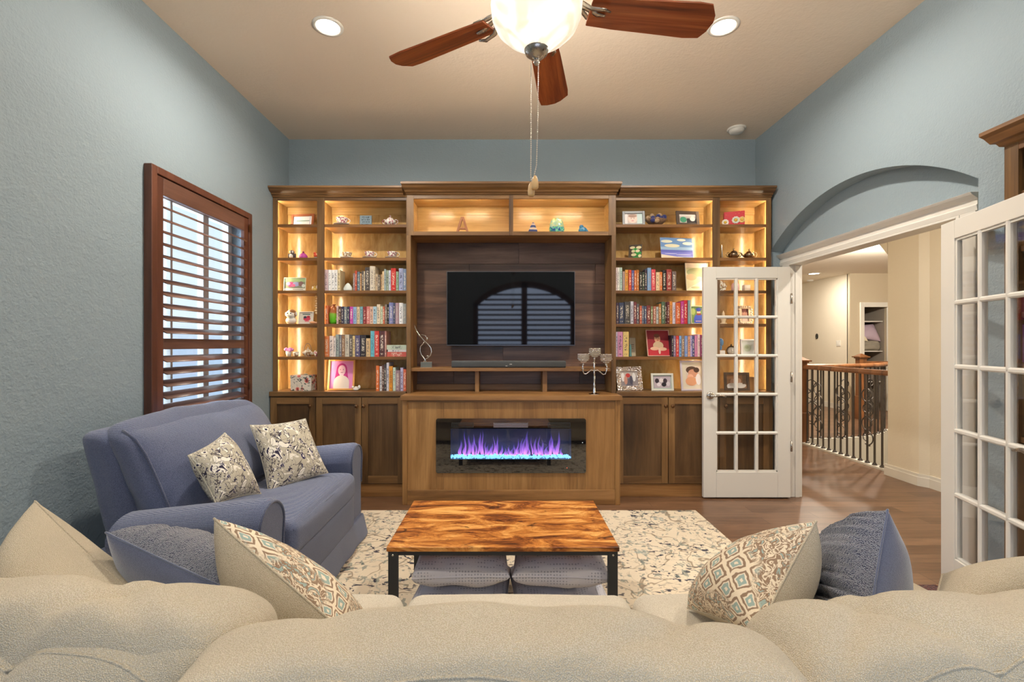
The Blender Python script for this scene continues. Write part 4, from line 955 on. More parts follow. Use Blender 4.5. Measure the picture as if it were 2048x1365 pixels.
frame('small canvas of white flowers on green leaning on the second right shelf', 'painting', 'painting', 1257, 1283, 484, 514.5, 4.28, (222, 204, 160), 0,
      [(rect(0, 1, 0, 1), (70, 56, 40)), (circ(.5, .62, .22, .14), (40, 150, 60)), (circ(.7, .38, .26, .16), (36, 140, 54)), (circ(.28, .8, .2, .09), (226, 214, 170)), (circ(.75, .78, .2, .1), (226, 214, 170)), (circ(.35, .55, .14, .1), (214, 206, 160)), (circ(.68, .55, .16, .1), (226, 214, 176)), (circ(.4, .3, .2, .1), (214, 206, 160)), (circ(.6, .1, .3, .09), (30, 130, 56)), (circ(.85, .2, .12, .1), (226, 214, 170))], 14, -24, zbase=SHZ[1])
frame('canvas painting of a blue sea and clouded sky on the second right shelf', 'painting', 'painting', 1320.5, 1388.5, 471, 514.5, 4.27, (226, 216, 206), 0,
      [(rect(0, 1, 0, 1), (104, 140, 186)), (rect(0, 1, .42, .56), (150, 180, 206)), (circ(.2, .82, .18, .07), (214, 214, 190)), (circ(.36, .62, .24, .08), (218, 212, 180)), (circ(.66, .9, .14, .06), (216, 216, 196)), (circ(.85, .74, .16, .07), (222, 220, 200)), (rect(0, 1, .30, .42), (96, 104, 184)), (rect(0, 1, .1, .31), (122, 126, 204)), ([(0, 0), (1, 0), (1, .02), (.5, .10), (0, .2)], (228, 210, 180)), (circ(.3, .24, .2, .012), (214, 220, 236)), (circ(.7, .2, .24, .014), (214, 220, 236)), (circ(.75, .1, .25, .016), (200, 206, 232))], 8, 8, zbase=SHZ[1], depth=.016)
frame('tall pale landscape print leaning beside the books, third shelf right', 'painting', 'painting', 1371, 1419, 524, 581, 4.27, (216, 206, 184), .004,
      [(rect(0, 1, 0, 1), (190, 186, 150)), (rect(0, 1, .85, 1), (216, 204, 186)), (circ(.5, .68, .45, .16), (150, 156, 116)), (circ(.25, .5, .25, .12), (186, 160, 124)), ([(0, 0), (1, 0), (1, .5), (.1, .1)], (216, 206, 176)), (circ(.75, .66, .2, .16), (140, 150, 110)), (circ(.4, .12, .2, .04), (170, 170, 130))], 7, 6, zbase=SHZ[2])
frame('photo of a graduate in a blue gown and cap, fourth shelf right', 'picture frame', 'picture_frame', 1381.5, 1412, 612, 648, 4.24, (206, 200, 180), .006,
      [(rect(0, 1, 0, 1), (110, 140, 80)), (circ(.15, .7, .16, .2), (160, 176, 100)), (circ(.55, .22, .36, .36), (60, 84, 190)), (rect(.2, .92, 0, .2), (60, 84, 190)), (circ(.55, .66, .13, .13), (226, 180, 150)), (rect(.4, .7, .48, .6), (130, 60, 50)), (circ(.55, .78, .16, .08), (50, 70, 160)), ([(.28, .86), (.56, .95), (.84, .86), (.56, .78)], (44, 60, 150)), (rect(.3, .7, .1, .14), (226, 190, 190))], 7, 0, zbase=SHZ[3])
frame('pale framed studio photo of a seated baby on red, fifth shelf right', 'picture frame', 'picture_frame', 1294, 1342, 661, 714, 4.25, (216, 176, 156), .007,
      [(rect(0, 1, 0, 1), (150, 36, 46)), (rect(0, 1, 0, .26), (196, 50, 60)), (circ(.48, .68, .14, .17), (220, 160, 124)), (circ(.46, .80, .14, .08), (120, 66, 44)), (circ(.5, .40, .24, .17), (206, 176, 140)), (circ(.32, .28, .2, .07), (226, 180, 150)), (circ(.68, .26, .2, .07), (226, 180, 150)), (circ(.54, .18, .05, .12), (226, 190, 170)), (circ(.44, .7, .016, .018, 8), (60, 30, 24)), (circ(.53, .7, .016, .018, 8), (60, 30, 24)), (circ(.49, .61, .04, .015, 8), (170, 70, 60))], 12, 5, zbase=SHZ[4])
frame('small upright cream card behind the pink and yellow books', 'card', 'greeting_card', 1258.5, 1271, 677, 713.5, 4.36, (214, 200, 170), .003,
      [(rect(0, 1, 0, 1), (196, 182, 150)), (rect(.2, .8, .6, .64), (120, 100, 80)), (rect(.2, .8, .5, .53), (120, 100, 80)), (rect(.3, .7, .4, .43), (120, 100, 80))], 4, 0, zbase=SHZ[4])
# crystal frame
cr = bpy.data.materials.new('cut_crystal'); cr.use_nodes = True; b = cr.node_tree.nodes['Principled BSDF']; b.inputs['Base Color'].default_value = (.92, .86, .8, 1); b.inputs['Roughness'].default_value = .08; b.inputs['Metallic'].default_value = .85
vt = cr.node_tree; vo = N(vt, 'ShaderNodeTexVoronoi'); vo.inputs['Scale'].default_value = 70; L(vt, coords(vt), vo.inputs['Vector']); bump(vt, b, vo.outputs['Distance'], 1.0, .01)
frame('faceted crystal frame with a group photo, right countertop beside the candelabra', 'picture frame', 'picture_frame', 1232.5, 1287, 737, 784, 4.22, (220, 210, 200), .042,
      [(rect(0, 1, 0, 1), (150, 140, 140)), (rect(0, 1, .6, 1), (190, 180, 172)), (circ(.15, .6, .1, .3), (236, 232, 230)), (circ(.45, .72, .14, .14), (196, 60, 60)), (circ(.8, .6, .1, .3), (230, 228, 226)), (rect(.3, .7, 0, .5), (110, 104, 116)), (circ(.3, .4, .1, .3), (204, 150, 130)), (circ(.62, .4, .1, .3), (80, 80, 96))], 12, 10, zbase=CT, matb=cr)
frame('small white and green edged frame with a black and white group photo', 'picture frame', 'picture_frame', 1302.5, 1347, 749.5, 784, 4.20, (222, 220, 206), .018,
      [(rect(0, 1, 0, 1), (190, 176, 184)), (circ(.2, .6, .12, .2), (50, 40, 50)), (circ(.45, .65, .12, .18), (226, 216, 216)), (circ(.68, .6, .12, .2), (60, 46, 56)), (circ(.3, .3, .12, .16), (230, 220, 224)), (circ(.6, .3, .14, .18), (40, 36, 44)), (circ(.85, .35, .1, .2), (216, 206, 210))], 8, 0, zbase=CT, mat=(150, 176, 160), matw=.006)
frame('large pale frame with a wide mat around a photo of two faces touching', 'picture frame', 'picture_frame', 1361.5, 1414, 724, 784, 4.20, (206, 196, 204), .016,
      [(rect(0, 1, 0, 1), (214, 200, 186)), (circ(.42, .80, .4, .2), (84, 60, 46)), (circ(.5, .62, .34, .22), (206, 150, 122)), (circ(.3, .44, .22, .14), (232, 180, 150)), (circ(.35, .2, .4, .24), (220, 160, 120)), (circ(.85, .3, .18, .3), (236, 232, 232)), (circ(.75, .8, .2, .14), (70, 48, 38))], 8, 4, zbase=CT, mat=(222, 212, 190), matw=.036)
frame('dark bronze frame with a photo of a couple in white, seen through the glass door', 'picture frame', 'picture_frame', 1449, 1498.5, 748, 784, 4.22, (84, 66, 50), .022,
      [(rect(0, 1, 0, 1), (150, 106, 66)), (circ(.3, .5, .12, .2), (214, 170, 140)), (circ(.6, .55, .12, .2), (206, 164, 134)), (circ(.25, .15, .24, .24), (238, 234, 226)), (circ(.68, .2, .28, .2), (228, 222, 210)), (rect(.78, 1, .3, 1), (110, 86, 60))], 7, -3, zbase=CT)
frame('pale book shaped frame with a faint green drawing on the fifth shelf right', 'picture frame', 'picture_frame', 1481.5, 1509, 680, 714, 4.27, (240, 238, 236), .012,
      [(rect(0, 1, 0, 1), (222, 230, 226)), (circ(.5, .5, .3, .26), (196, 214, 196)), (circ(.45, .55, .16, .12), (170, 190, 160))], 6, -10, zbase=SHZ[4], depth=.022)
# wooden block by the dark frame
s = MB(); s.box(X(1500), X(1509.5), 4.21, 4.25, CT, CT + .125); tag(recenter(s.build('wooden_block', M['mantel'], None, .002)), 'upright wooden block next to the dark bronze frame', 'block')

# ------------------------------------------------------------------ ornaments
def one(name, label, cat, s, mats, group=None, bev=0):
    return tag(recenter(s.build(name, mats, None, bev)), label, cat, group)
floral_cup, nt, b = nodemat('painted_porcelain'); v = coords(nt)
L(nt, ramp(nt, noise_t(nt, v, 55, 2, .5, .5), [(.52, lin((242, 238, 228))), (.56, lin((206, 110, 120))), (.62, lin((120, 60, 90)))]), b.inputs['Base Color']); b.inputs['Roughness'].default_value = .15
porc2, nt, b = nodemat('blue_green_painted_porcelain'); v = coords(nt)
L(nt, ramp(nt, noise_t(nt, v, 60, 2, .5, .6), [(.48, lin((240, 236, 222))), (.52, lin((120, 130, 96))), (.58, lin((210, 150, 90))), (.66, lin((60, 70, 90)))]), b.inputs['Base Color']); b.inputs['Roughness'].default_value = .2
def teacup(x, y, z, sc, label, mt, hand=1, saucer=True):
    t = thing('teacup', label, 'teacup', (x, y, z)); k = sc
    s = MB()
    if saucer: s.lathe([(.001, .004), (.03, .004), (.045, .008), (.068, .014), (.07, .016), (.066, .016), (.04, .010), (.001, .008)], (0, 0, 0), 28)
    s.v = [q * k for q in s.v]
    if saucer: s.build('saucer', M['porcelain'], t, world=False)
    s = MB(); s.lathe([(.001, .010), (.022, .010), (.020, .014), (.030, .022), (.042, .040), (.047, .060), (.050, .068), (.048, .068), (.040, .042), (.028, .026), (.001, .020)], (0, 0, 0), 28); s.v = [q * k for q in s.v]
    c_ = s.build('cup', mt, t, world=False)
    s = MB(); s.tube([(hand * (.044 + .024 * math.sin(a)), 0, .046 + .017 * math.cos(a)) for a in [PI * i / 10 for i in range(11)]], .0035, 8); s.v = [q * k for q in s.v]; s.build('handle', M['porcelain'], t, world=False)
    return t
teacup(X(678.5), 4.27, SHZ[0], 1.1, 'pink floral teacup on a saucer at the left of the top shelf', floral_cup)
teacup(X(689), 4.27, SHZ[1], .88, 'leaf patterned teacup on a saucer, left of three on the second shelf', porc2, -1)
teacup(X(735), 4.27, SHZ[1], .95, 'white teacup with red flowers, middle of three on the second shelf', floral_cup)
teacup(X(781), 4.27, SHZ[1], .95, 'white teacup with dark flowers, right of three on the second shelf', floral_cup, 1)
def teapot(x, y, z, k, label, mt, spout=1, cat='teapot', name='teapot', handles='side', lidk=1.0):
    t = thing(name, label, cat, (x, y, z))
    s = MB(); s.lathe([(.001, 0), (.030, 0), (.026, .006), (.040, .016), (.055, .036), (.052, .054), (.034, .066), (.028, .068), (.001, .068)], (0, 0, 0), 28); s.v = [q * k for q in s.v]; s.build('body', mt, t, world=False)
    s = MB(); s.lathe([(.032, .066), (.028, .076), (.012, .084), (.005, .087), (.006, .092), (.010, .097), (.005, .104), (.001, .108)], (0, 0, 0), 24); s.v = [q * k for q in s.v]; s.build('lid', mt, t, world=False)
    if handles in ('both',):
        for sg in (-1, 1):
            s = MB(); s.tube([(sg * (.045 + .030 * math.sin(a)), 0, .044 + .022 * math.cos(a)) for a in [PI * i / 10 for i in range(11)]], .0035, 8); s.v = [q * k for q in s.v]; s.build('handle', mt, t, world=False)
    else:
        s = MB(); s.tube([(spout * .045, 0, .028), (spout * .068, 0, .036), (spout * .078, 0, .058), (spout * .092, 0, .070)], [.012, .008, .006, .005], 10); s.v = [q * k for q in s.v]; s.build('spout', mt, t, world=False)
        s = MB()
        if handles == 'hoop': s.tube([(.040 * math.cos(a), 0, .062 + .085 * math.sin(a)) for a in [PI * i / 14 for i in range(15)]], .0026, 8)
        else: s.tube([(-spout * (.044 + .034 * math.sin(a)), 0, .046 + .026 * math.cos(a)) for a in [PI * i / 10 for i in range(11)]], .004, 8)
        s.v = [q * k for q in s.v]; s.build('handle', plain((96, 96, 104), .3, .6) if handles == 'hoop' else mt, t, world=False)
    return t
teapot(X(776.5), 4.27, SHZ[0], .95, 'white porcelain sugar bowl with lid on the top shelf', floral_cup, 1, 'sugar bowl', 'sugar_bowl', 'both')
teapot(X(609), 4.27, SHZ[4], .82, 'small floral teapot with a tall hoop handle', porc2, 1, 'teapot', 'teapot', 'hoop')
teapot(X(1475), 4.27, SHZ[1], .92, 'antique silver sugar bowl with two handles', M['antique'], 1, 'sugar bowl', 'sugar_bowl', 'both')
teapot(X(1506.5), 4.27, SHZ[1], .88, 'antique silver creamer right of the two handled bowl', M['antique'], -1, 'creamer', 'creamer')
for x, lb, mt in ((586.5, 'small patterned handleless cup left of the hoop handled teapot', porc2), (629.5, 'small white handleless cup right of the hoop handled teapot', floral_cup)):
    s = MB(); s.lathe([(.001, 0), (.016, 0), (.024, .012), (.027, .044), (.025, .044), (.020, .014), (.001, .006)], (X(x), 4.25, SHZ[4]), 20); one('cup', lb, 'cup', s, mt)
s = MB(); s.lathe([(.001, 0), (.020, 0), (.026, .05), (.024, .05), (.001, .04)], (X(572), 4.25, SHZ[4]), 20)
t = thing('flower_pot', 'tiny white pot of pink ribbon flowers', 'flower pot', (X(572), 4.25, SHZ[4])); s.build('pot', M['porcelain'], t)
s = MB()
for k in range(9): s.ball((X(572) + random.uniform(-.028, .028), 4.25 + random.uniform(-.02, .02), SHZ[4] + .062 + random.uniform(-.008, .012)), .014, 8)
s.build('blossom', plain((222, 150, 214), .6), t)
# figurines second shelf left
def fig(label, cat, name, x, z, k, parts, y=4.26):
    t = thing(name, label, cat, (X(x), y, z))
    for nm, mt, balls in parts:
        s = MB()
        for c, r, sc in balls: s.ball(tuple(q * k for q in c), r * k, 14, sc)
        s.build(nm, mt, t, world=False)
    return t
W_ = plain((236, 232, 222), .3); G_ = plain((70, 64, 66), .35)
fig('black and white round penguin figurine', 'figurine', 'penguin_figurine', 578, SHZ[1], 1, [('body', G_, [((0, 0, .028), .030, (1, .9, .95)), ((0, 0, .062), .021, (1, 1, .9))]), ('belly', W_, [((0, -.010, .024), .024, (.85, .9, .95))]), ('face', W_, [((-.010, -.012, .062), .010, (1, .9, 1.1)), ((.010, -.012, .062), .010, (1, .9, 1.1))]), ('wing', G_, [((-.030, 0, .03), .012, (.6, 1, 1.8)), ((.030, 0, .03), .012, (.6, 1, 1.8))])])
s = MB(); s.lathe([(.001, 0), (.026, 0), (.036, .010), (.036, .024), (.026, .042), (.012, .052), (.001, .053)], (X(601), 4.26, SHZ[1]), 24)
t = thing('trinket_jar', 'pink domed trinket jar between two small figurines', 'jar', (X(601), 4.26, SHZ[1])); s.build('body', plain((196, 84, 170), .25), t)
s = MB(); s.ball((X(601), 4.26, SHZ[1] + .061), .010, 10); s.build('knob', plain((150, 50, 90), .3), t)
fig('small red bird figurine on a blue base by the bookcase divider', 'figurine', 'bird_figurine', 627.5, SHZ[1], .9, [('base', plain((130, 190, 196), .4), [((0, 0, .008), .028, (1, .8, .3))]), ('body', plain((214, 84, 56), .4), [((0, 0, .034), .026, (1.1, .8, .8)), ((-.016, 0, .056), .014, (1, 1, 1))]), ('wing', plain((240, 200, 180), .4), [((.012, -.012, .042), .014, (1.2, .5, .8))]), ('beak', plain((230, 180, 90), .4), [((-.031, 0, .055), .005, (1.4, 1, 1))])])
# third shelf left: gold angel ornament
fig('small gold and white angel ornament on the third shelf left', 'figurine', 'angel_figurine', 624, SHZ[2], .9, [('body', plain((216, 190, 110), .3, .4), [((0, 0, .018), .026, (1, .8, .8)), ((0, 0, .045), .012, (1, 1, 1))]), ('wing', W_, [((.022, .004, .035), .020, (.5, .3, 1.3)), ((-.022, .004, .030), .018, (.5, .3, 1.3))])])
# fourth shelf left: dog teapot figurine
fig('white dog shaped ceramic jar with brown patches and grey collar', 'figurine', 'dog_figurine', 576, SHZ[3], 1.05, [('body', W_, [((0, 0, .030), .046, (1, .8, .75))]), ('head', W_, [((0, 0, .085), .042, (1, .9, 1)), ((.0, -.030, .075), .020, (1, 1, .8))]), ('patch', plain((156, 106, 62), .3), [((.014, -.006, .108), .028, (1, 1, .7)), ((.030, -.004, .085), .016, (.8, 1, 1.3))]), ('eye', plain((40, 34, 36), .2), [((-.014, -.037, .092), .005, (1, 1, 1.2)), ((.014, -.037, .092), .005, (1, 1, 1.2))]), ('collar', plain((110, 110, 100), .4), [((0, 0, .050), .036, (1, .9, .16))]), ('ear', W_, [((-.044, 0, .088), .012, (.6, 1, 1.5)), ((.046, 0, .088), .012, (.6, 1, 1.5))])])
# shell string hanging from the shelf above, and the orange shell below
s = MB(); hx = X(629)
s.cyl((hx, 4.24, SHZ[2] - ST), (hx, 4.24, SHZ[3] + .10), .0008, 6)
for k in range(8): s.ball((hx + (k % 2 - .5) * .006, 4.24, SHZ[2] - ST - .02 - k * .022), .006 + .0008 * k, 8, (1.2, .6, .9))
one('shell_garland', 'string of small cream shells hanging beside the lace card', 'garland', s, plain((236, 218, 176), .4))
s = MB(); s.ball((X(622), 4.235, SHZ[3] + .013), .022, 12, (1.3, .8, .6)); s.ball((X(629), 4.235, SHZ[3] + .010), .016, 10, (1.2, .8, .6))
one('seashell', 'pale orange seashell in front of the lace card', 'seashell', s, plain((232, 176, 130), .4))
# floral gift box on the left counter
fbx, nt, b = nodemat('red_poppy_print'); v = coords(nt)
vo = N(nt, 'ShaderNodeTexVoronoi'); vo.inputs['Scale'].default_value = 20; L(nt, v, vo.inputs['Vector'])
c1 = ramp(nt, vo.outputs['Distance'], [(.0, lin((110, 30, 34))), (.18, lin((150, 40, 44))), (.22, lin((222, 120, 110))), (.36, lin((226, 150, 136))), (.40, lin((232, 224, 208)))])
n2 = ramp(nt, noise_t(nt, v, 42, 2, .5, 1.0), [(.58, (0, 0, 0)), (.60, (1, 1, 1))])
L(nt, mixc(nt, n2, c1, lin((78, 92, 84))), b.inputs['Base Color']); b.inputs['Roughness'].default_value = .5
t = thing('keepsake_box', 'cream keepsake box with red poppies on the left countertop', 'box', (X(600.5), 4.27, CT))
s = MB(); s.box(-.094, .094, -.06, .06, 0, .115); s.build('body', fbx, t, .002, world=False)
s = MB(); s.box(-.096, .096, -.062, .062, .115, .140); s.build('lid', fbx, t, .002, world=False)
s = MB(); s.ball((.02, 0, .146), .016, 10, (1.2, 1, .5)); s.build('clasp', plain((170, 170, 150), .4), t, world=False)
# red gift box with flowers, top right
t = thing('gift_box', 'red gift box with white paper flowers on the top right shelf', 'box', (X(1475), 4.27, SHZ[0])); t.rotation_euler = (0, 0, -.35)
rb_, nt, b = nodemat('red_dotted_paper'); vo = N(nt, 'ShaderNodeTexVoronoi'); vo.inputs['Scale'].default_value = 60; L(nt, coords(nt), vo.inputs['Vector'])
L(nt, ramp(nt, vo.outputs['Distance'], [(.12, lin((226, 140, 60))), (.2, lin((196, 28, 40)))]), b.inputs['Base Color']); b.inputs['Roughness'].default_value = .5
s = MB(); s.box(-.085, .085, -.05, .05, 0, .125); s.build('body', rb_, t, .002, world=False)
for cx, cz, r, rgb in ((.012, .045, .034, (216, 214, 196)), (.062, .045, .028, (226, 190, 120)), (-.075, .03, .030, (240, 230, 214))):
    s = MB()
    for k in range(10):
        a = 2 * PI * k / 10; s.ball((cx + r * .7 * math.cos(a), -.052, cz + r * .7 * math.sin(a)), r * .32, 8, (1, .3, 1))
    f_ = s.build('flower', plain(rgb, .5), t, world=False)
    s = MB(); s.ball((cx, -.056, cz), r * .4, 8, (1, .4, 1)); s.build('flower_centre', plain((226, 190, 60), .5), f_, world=False)
# silver cone
s = MB(); s.lathe([(.001, 0), (.022, 0), (.022, .006), (.016, .010), (.004, .12), (.001, .132)], (X(1450.5), 4.27, SHZ[1]), 20); one('cone_ornament', 'slim polished silver cone beside the antique silver set', 'ornament', s, M['silver'])
# bowl of blue and cream balls, top right
t = thing('wicker_bowl', 'boat shaped wicker bowl between two frames on the top right shelf', 'bowl', (X(1317), 4.28, SHZ[0]))
s = MB(); prof = [(.001, .004), (.045, .006), (.085, .045), (.104, .066), (.100, .066), (.08, .045), (.04, .012), (.001, .01)]
s.lathe(prof, (0, 0, 0), 28, 'z', True, .6); s.build('bowl', cloth('wicker_weave', (186, 140, 84), (110, 74, 40), 260, 1, dist=.006), t, world=False)
bl = [(-.075, -.015, .072, 0), (-.035, -.03, .07, 1), (.005, -.035, .058, 0), (.045, -.03, .068, 1), (.02, -.01, .09, 1), (.075, -.01, .085, 1), (-.03, .012, .10, 0), (.04, .012, .105, 0), (-.005, -.045, .044, 0), (-.04, -.042, .048, 1)]
yarn = [cloth('cream_twine', (226, 200, 156), (170, 130, 86), 200, 1, dist=.004), cloth('blue_twine', (56, 64, 150), (28, 34, 90), 200, 1, dist=.004)]
pos_ = ['far left', 'second from left', 'low middle', 'right of the middle', 'upper middle', 'far right', 'top left', 'top right', 'front bottom', 'front left']
for k, (a, b_, c_, q) in enumerate(bl):
    s = MB(); s.ball((X(1317) + a, 4.28 + b_, SHZ[0] + c_), .023, 14)
    one('twine_ball', '%s twine ball, %s in the wicker bowl' % (['cream', 'blue'][q], pos_[k]), 'decorative ball', s, yarn[q], 'twine balls in the wicker bowl')
# stone, vase, little figures left
s = MB(); s.lathe([(.001, 0), (.036, 0), (.042, .010), (.038, .030), (.022, .055), (.010, .068), (.001, .072)], (X(694), 4.225, SHZ[2]), 24, 'z', True, .5)
one('stone_ornament', 'pale rounded triangular stone in front of the white books', 'ornament', s, plain((222, 226, 216), .5))
gv, nt, b = nodemat('green_copper_glaze'); sp = N(nt, 'ShaderNodeSeparateXYZ'); tg = N(nt, 'ShaderNodeTexCoord'); L(nt, tg.outputs['Generated'], sp.inputs[0])
nz = math_n(nt, 'ADD', sp.outputs[2], math_n(nt, 'MULTIPLY', noise_t(nt, coords(nt), 30, 3), .25))
L(nt, ramp(nt, nz, [(.3, lin((96, 190, 40))), (.62, lin((130, 180, 50))), (.72, lin((170, 100, 50))), (1, lin((140, 74, 40)))]), b.inputs['Base Color']); b.inputs['Roughness'].default_value = .12
s = MB(); s.lathe([(.001, 0), (.026, 0), (.034, .02), (.037, .07), (.037, .115), (.028, .145), (.014, .160), (.013, .168), (.022, .178), (.020, .178), (.010, .168), (.010, .15), (.001, .14)], (X(664.5), 4.232, SHZ[3]), 28)
one('vase', 'green and copper glazed vase in front of the fourth shelf books', 'vase', s, gv)
s = MB(); s.tube([(X(673), 4.19 + .02, SHZ[3] + .001), (X(677.5), 4.21, SHZ[3] + .062)], .006, 8); s.tube([(X(684), 4.21, SHZ[3] + .001), (X(677.5), 4.21, SHZ[3] + .062)], .006, 8); s.tube([(X(671), 4.21, SHZ[3] + .045), (X(684), 4.21, SHZ[3] + .028)], .005, 8)
# keep it standing behind the shelf edge
one('wooden_star', 'small pale wooden star beside the green vase', 'ornament', s, plain((216, 204, 130), .5))
s = MB(); s.lathe([(.001, 0), (.013, 0), (.014, .01), (.010, .045), (.012, .055), (.006, .07), (.001, .071)], (X(696), 4.205 + .012, SHZ[3]), 14)
one('wooden_figurine', 'tiny dark reddish wooden figure in front of the fourth shelf books', 'figurine', s, plain((110, 56, 34), .4))
s = MB(); c = (X(711), 4.21, CT)
s.ball((c[0], c[1], c[2] + .016), .018, 12, (1.5, .8, .8)); s.ball((c[0] - .028, c[1], c[2] + .034), .011, 10); s.ball((c[0] + .030, c[1], c[2] + .034), .014, 10, (.9, .4, 1.3)); s.ball((c[0] + .004, c[1] - .008, c[2] + .03), .013, 10, (1.4, .5, .8))
one('bird_figurine', 'small glossy white bird figurine on the left countertop', 'figurine', s, M['porcelain'])
# teal figure beside yellow book
s = MB(); s.lathe([(.001, 0), (.016, 0), (.014, .01), (.010, .05), (.013, .07), (.008, .09), (.010, .10), (.001, .115)], (X(1262), 4.225, SHZ[4]), 14)
one('figurine', 'slim teal standing figurine beside the thick yellow book', 'figurine', s, plain((96, 140, 136), .35))
# right narrow column through the door glass
t = thing('decorative_plate', 'scalloped cream and brown painted plate on a stand, third shelf far right', 'plate', (X(1453.5), 4.30, SHZ[2])); t.rotation_euler = (-.2, 0, 0)
s = MB(); pts = [(.050 * (1 + .08 * math.cos(8 * a)) * math.cos(a), .052 + .048 * (1 + .08 * math.cos(8 * a)) * math.sin(a)) for a in [2 * PI * i / 64 for i in range(64)]]
s.prism(pts, lambda a, b: (a, 0, b + .004), lambda a, b: (a, .008, b + .004)); s.build('plate', porc2, t, world=False)
s = MB(); s.box(-.03, .03, -.012, .03, 0, .006); s.build('stand', plain((90, 60, 40), .5), t, world=False)
s = MB(); s.lathe([(.001, 0), (.03, 0), (.036, .02), (.034, .06), (.026, .075), (.02, .08), (.001, .09)], (X(1480.5), 4.29, SHZ[2]), 20); one('ginger_jar', 'pale pink lidded jar on the third shelf far right', 'jar', s, plain((232, 190, 190), .25))
s = MB(); s.box(X(1496), X(1508), 4.26, 4.31, SHZ[2], SHZ[2] + .06); one('trinket_box', 'small plain white box at the far right of the third shelf', 'box', s, plain((226, 220, 206), .4), None, .002)
s = MB(); s.lathe([(.001, 0), (.032, 0), (.030, .008), (.016, .018), (.026, .05), (.012, .085), (.013, .10), (.006, .11), (.001, .125)], (X(1454), 4.27, SHZ[3]), 20); one('angel_figurine', 'cream robed angel figurine on the fourth shelf far right', 'figurine', s, plain((226, 204, 164), .4))
fr_ = frame('cream scalloped shell frame around a dark red group photo', 'picture frame', 'picture_frame', 1478, 1503, 612, 648, 4.28, (226, 206, 176), .026,
      [(rect(0, 1, 0, 1), (96, 40, 36)), (circ(.25, .6, .1, .16, 10), (210, 160, 140)), (circ(.5, .62, .1, .16, 10), (206, 156, 136)), (circ(.75, .6, .1, .16, 10), (210, 160, 140)), (rect(.1, .9, 0, .3), (216, 196, 186))], 7, 0, zbase=SHZ[3])
s = MB()
for k in range(22):
    a = 2 * PI * k / 22; s.ball((.058 * max(-1, min(1, 1.25 * math.cos(a))), -.012, .083 + .076 * max(-1, min(1, 1.2 * math.sin(a)))), .011, 8)
s.build('shell_trim', plain((236, 220, 194), .4), fr_, world=False)
t = thing('bird_sculpture', 'blue glass bird on a white plinth, fifth shelf far right', 'figurine', (X(1448), 4.27, SHZ[4]))
s = MB(); s.box(-.030, .030, -.03, .03, 0, .055); s.build('plinth', plain((240, 236, 228), .4), t, .002, world=False)
s = MB(); s.ball((0, 0, .082), .014, 10, (1, 1, 1.8)); s.ball((.006, 0, .130), .024, 14, (1, .6, 1.5)); s.ball((-.008, -.004, .158), .013, 10); s.build('bird', plain((96, 150, 206), .12), t, world=False)
t = thing('mantel_clock', 'small round silver clock standing on the fifth shelf far right', 'clock', (X(1470), 4.27, SHZ[4]))
s = MB(); s.lathe([(.040, -.006), (.046, 0), (.040, .012), (.034, .006), (.034, -.004)], (0, 0, .052), 28, 'y'); s.ball((0, 0, .104), .010, 10); s.box(-.03, .03, -.012, .012, 0, .008); s.build('case', M['antique'], t, world=False)
s = MB(); s.lathe([(.001, -.001), (.036, -.001), (.036, .004), (.001, .004)], (0, 0, .052), 28, 'y'); s.build('dial', plain((226, 220, 206), .4), t, world=False)
s = MB(); s.tube([(0, -.004, .052), (0, -.004, .076)], .0012, 6); s.tube([(0, -.004, .052), (.016, -.004, .046)], .0012, 6); s.build('hand', M['black'], t, world=False)

# display boxes
zb = 2.357
s = MB(); xa = (925 - 1012) / 219.5
def bar(p, q, r=.011): s.hexa([(p[0] - r, 4.225, p[1]), (p[0] + r, 4.225, p[1]), (p[0] + r, 4.255, p[1]), (p[0] - r, 4.255, p[1]), (q[0] - r, 4.225, q[1]), (q[0] + r, 4.225, q[1]), (q[0] + r, 4.255, q[1]), (q[0] - r, 4.255, q[1])])
bar((xa - .052, zb), (xa - .004, zb + .158)); bar((xa + .052, zb), (xa + .004, zb + .158)); s.box(xa - .032, xa + .032, 4.227, 4.253, zb + .045, zb + .060)
one('letter', 'large copper coloured letter A in the left display box', 'letter', s, plain((150, 104, 76), .35, .5, 'copper_letter'), None, .002)
ag, nt, b = nodemat('agate'); wv = N(nt, 'ShaderNodeTexWave'); wv.wave_type = 'RINGS'; wv.inputs['Scale'].default_value = 9; wv.inputs['Distortion'].default_value = 3; L(nt, coords(nt), wv.inputs['Vector'])
L(nt, ramp(nt, wv.outputs['Fac'], [(.2, lin((44, 60, 110))), (.5, lin((120, 130, 150))), (.8, lin((196, 180, 160)))]), b.inputs['Base Color']); b.inputs['Roughness'].default_value = .2
s = MB(); xa = (1066 - 1012) / 219.5
s.prism([(-.040, 0), (.042, 0), (.040, .03), (.012, .10), (-.004, .108), (-.03, .06), (-.044, .025)], lambda a, b: (xa + a, 4.22, zb + b), lambda a, b: (xa + a * .8, 4.26, zb + b * .9)); one('agate_slab', 'pointed blue and grey agate slab in the right display box', 'ornament', s, ag, None, .003)
mo, nt, b = nodemat('mosaic_glass'); vo = N(nt, 'ShaderNodeTexVoronoi'); vo.inputs['Scale'].default_value = 70; L(nt, coords(nt), vo.inputs['Vector'])
sp = N(nt, 'ShaderNodeSeparateColor'); L(nt, vo.outputs['Color'], sp.inputs[0]); zz_ = N(nt, 'ShaderNodeTexCoord'); s3 = N(nt, 'ShaderNodeSeparateXYZ'); L(nt, zz_.outputs['Generated'], s3.inputs[0])
ca = ramp(nt, sp.outputs[0], [(0, lin((50, 70, 150))), (.4, lin((60, 160, 140))), (.8, lin((120, 200, 170))), (1, lin((60, 90, 170)))])
cb = ramp(nt, sp.outputs[1], [(0, lin((130, 180, 170))), (1, lin((190, 190, 120)))])
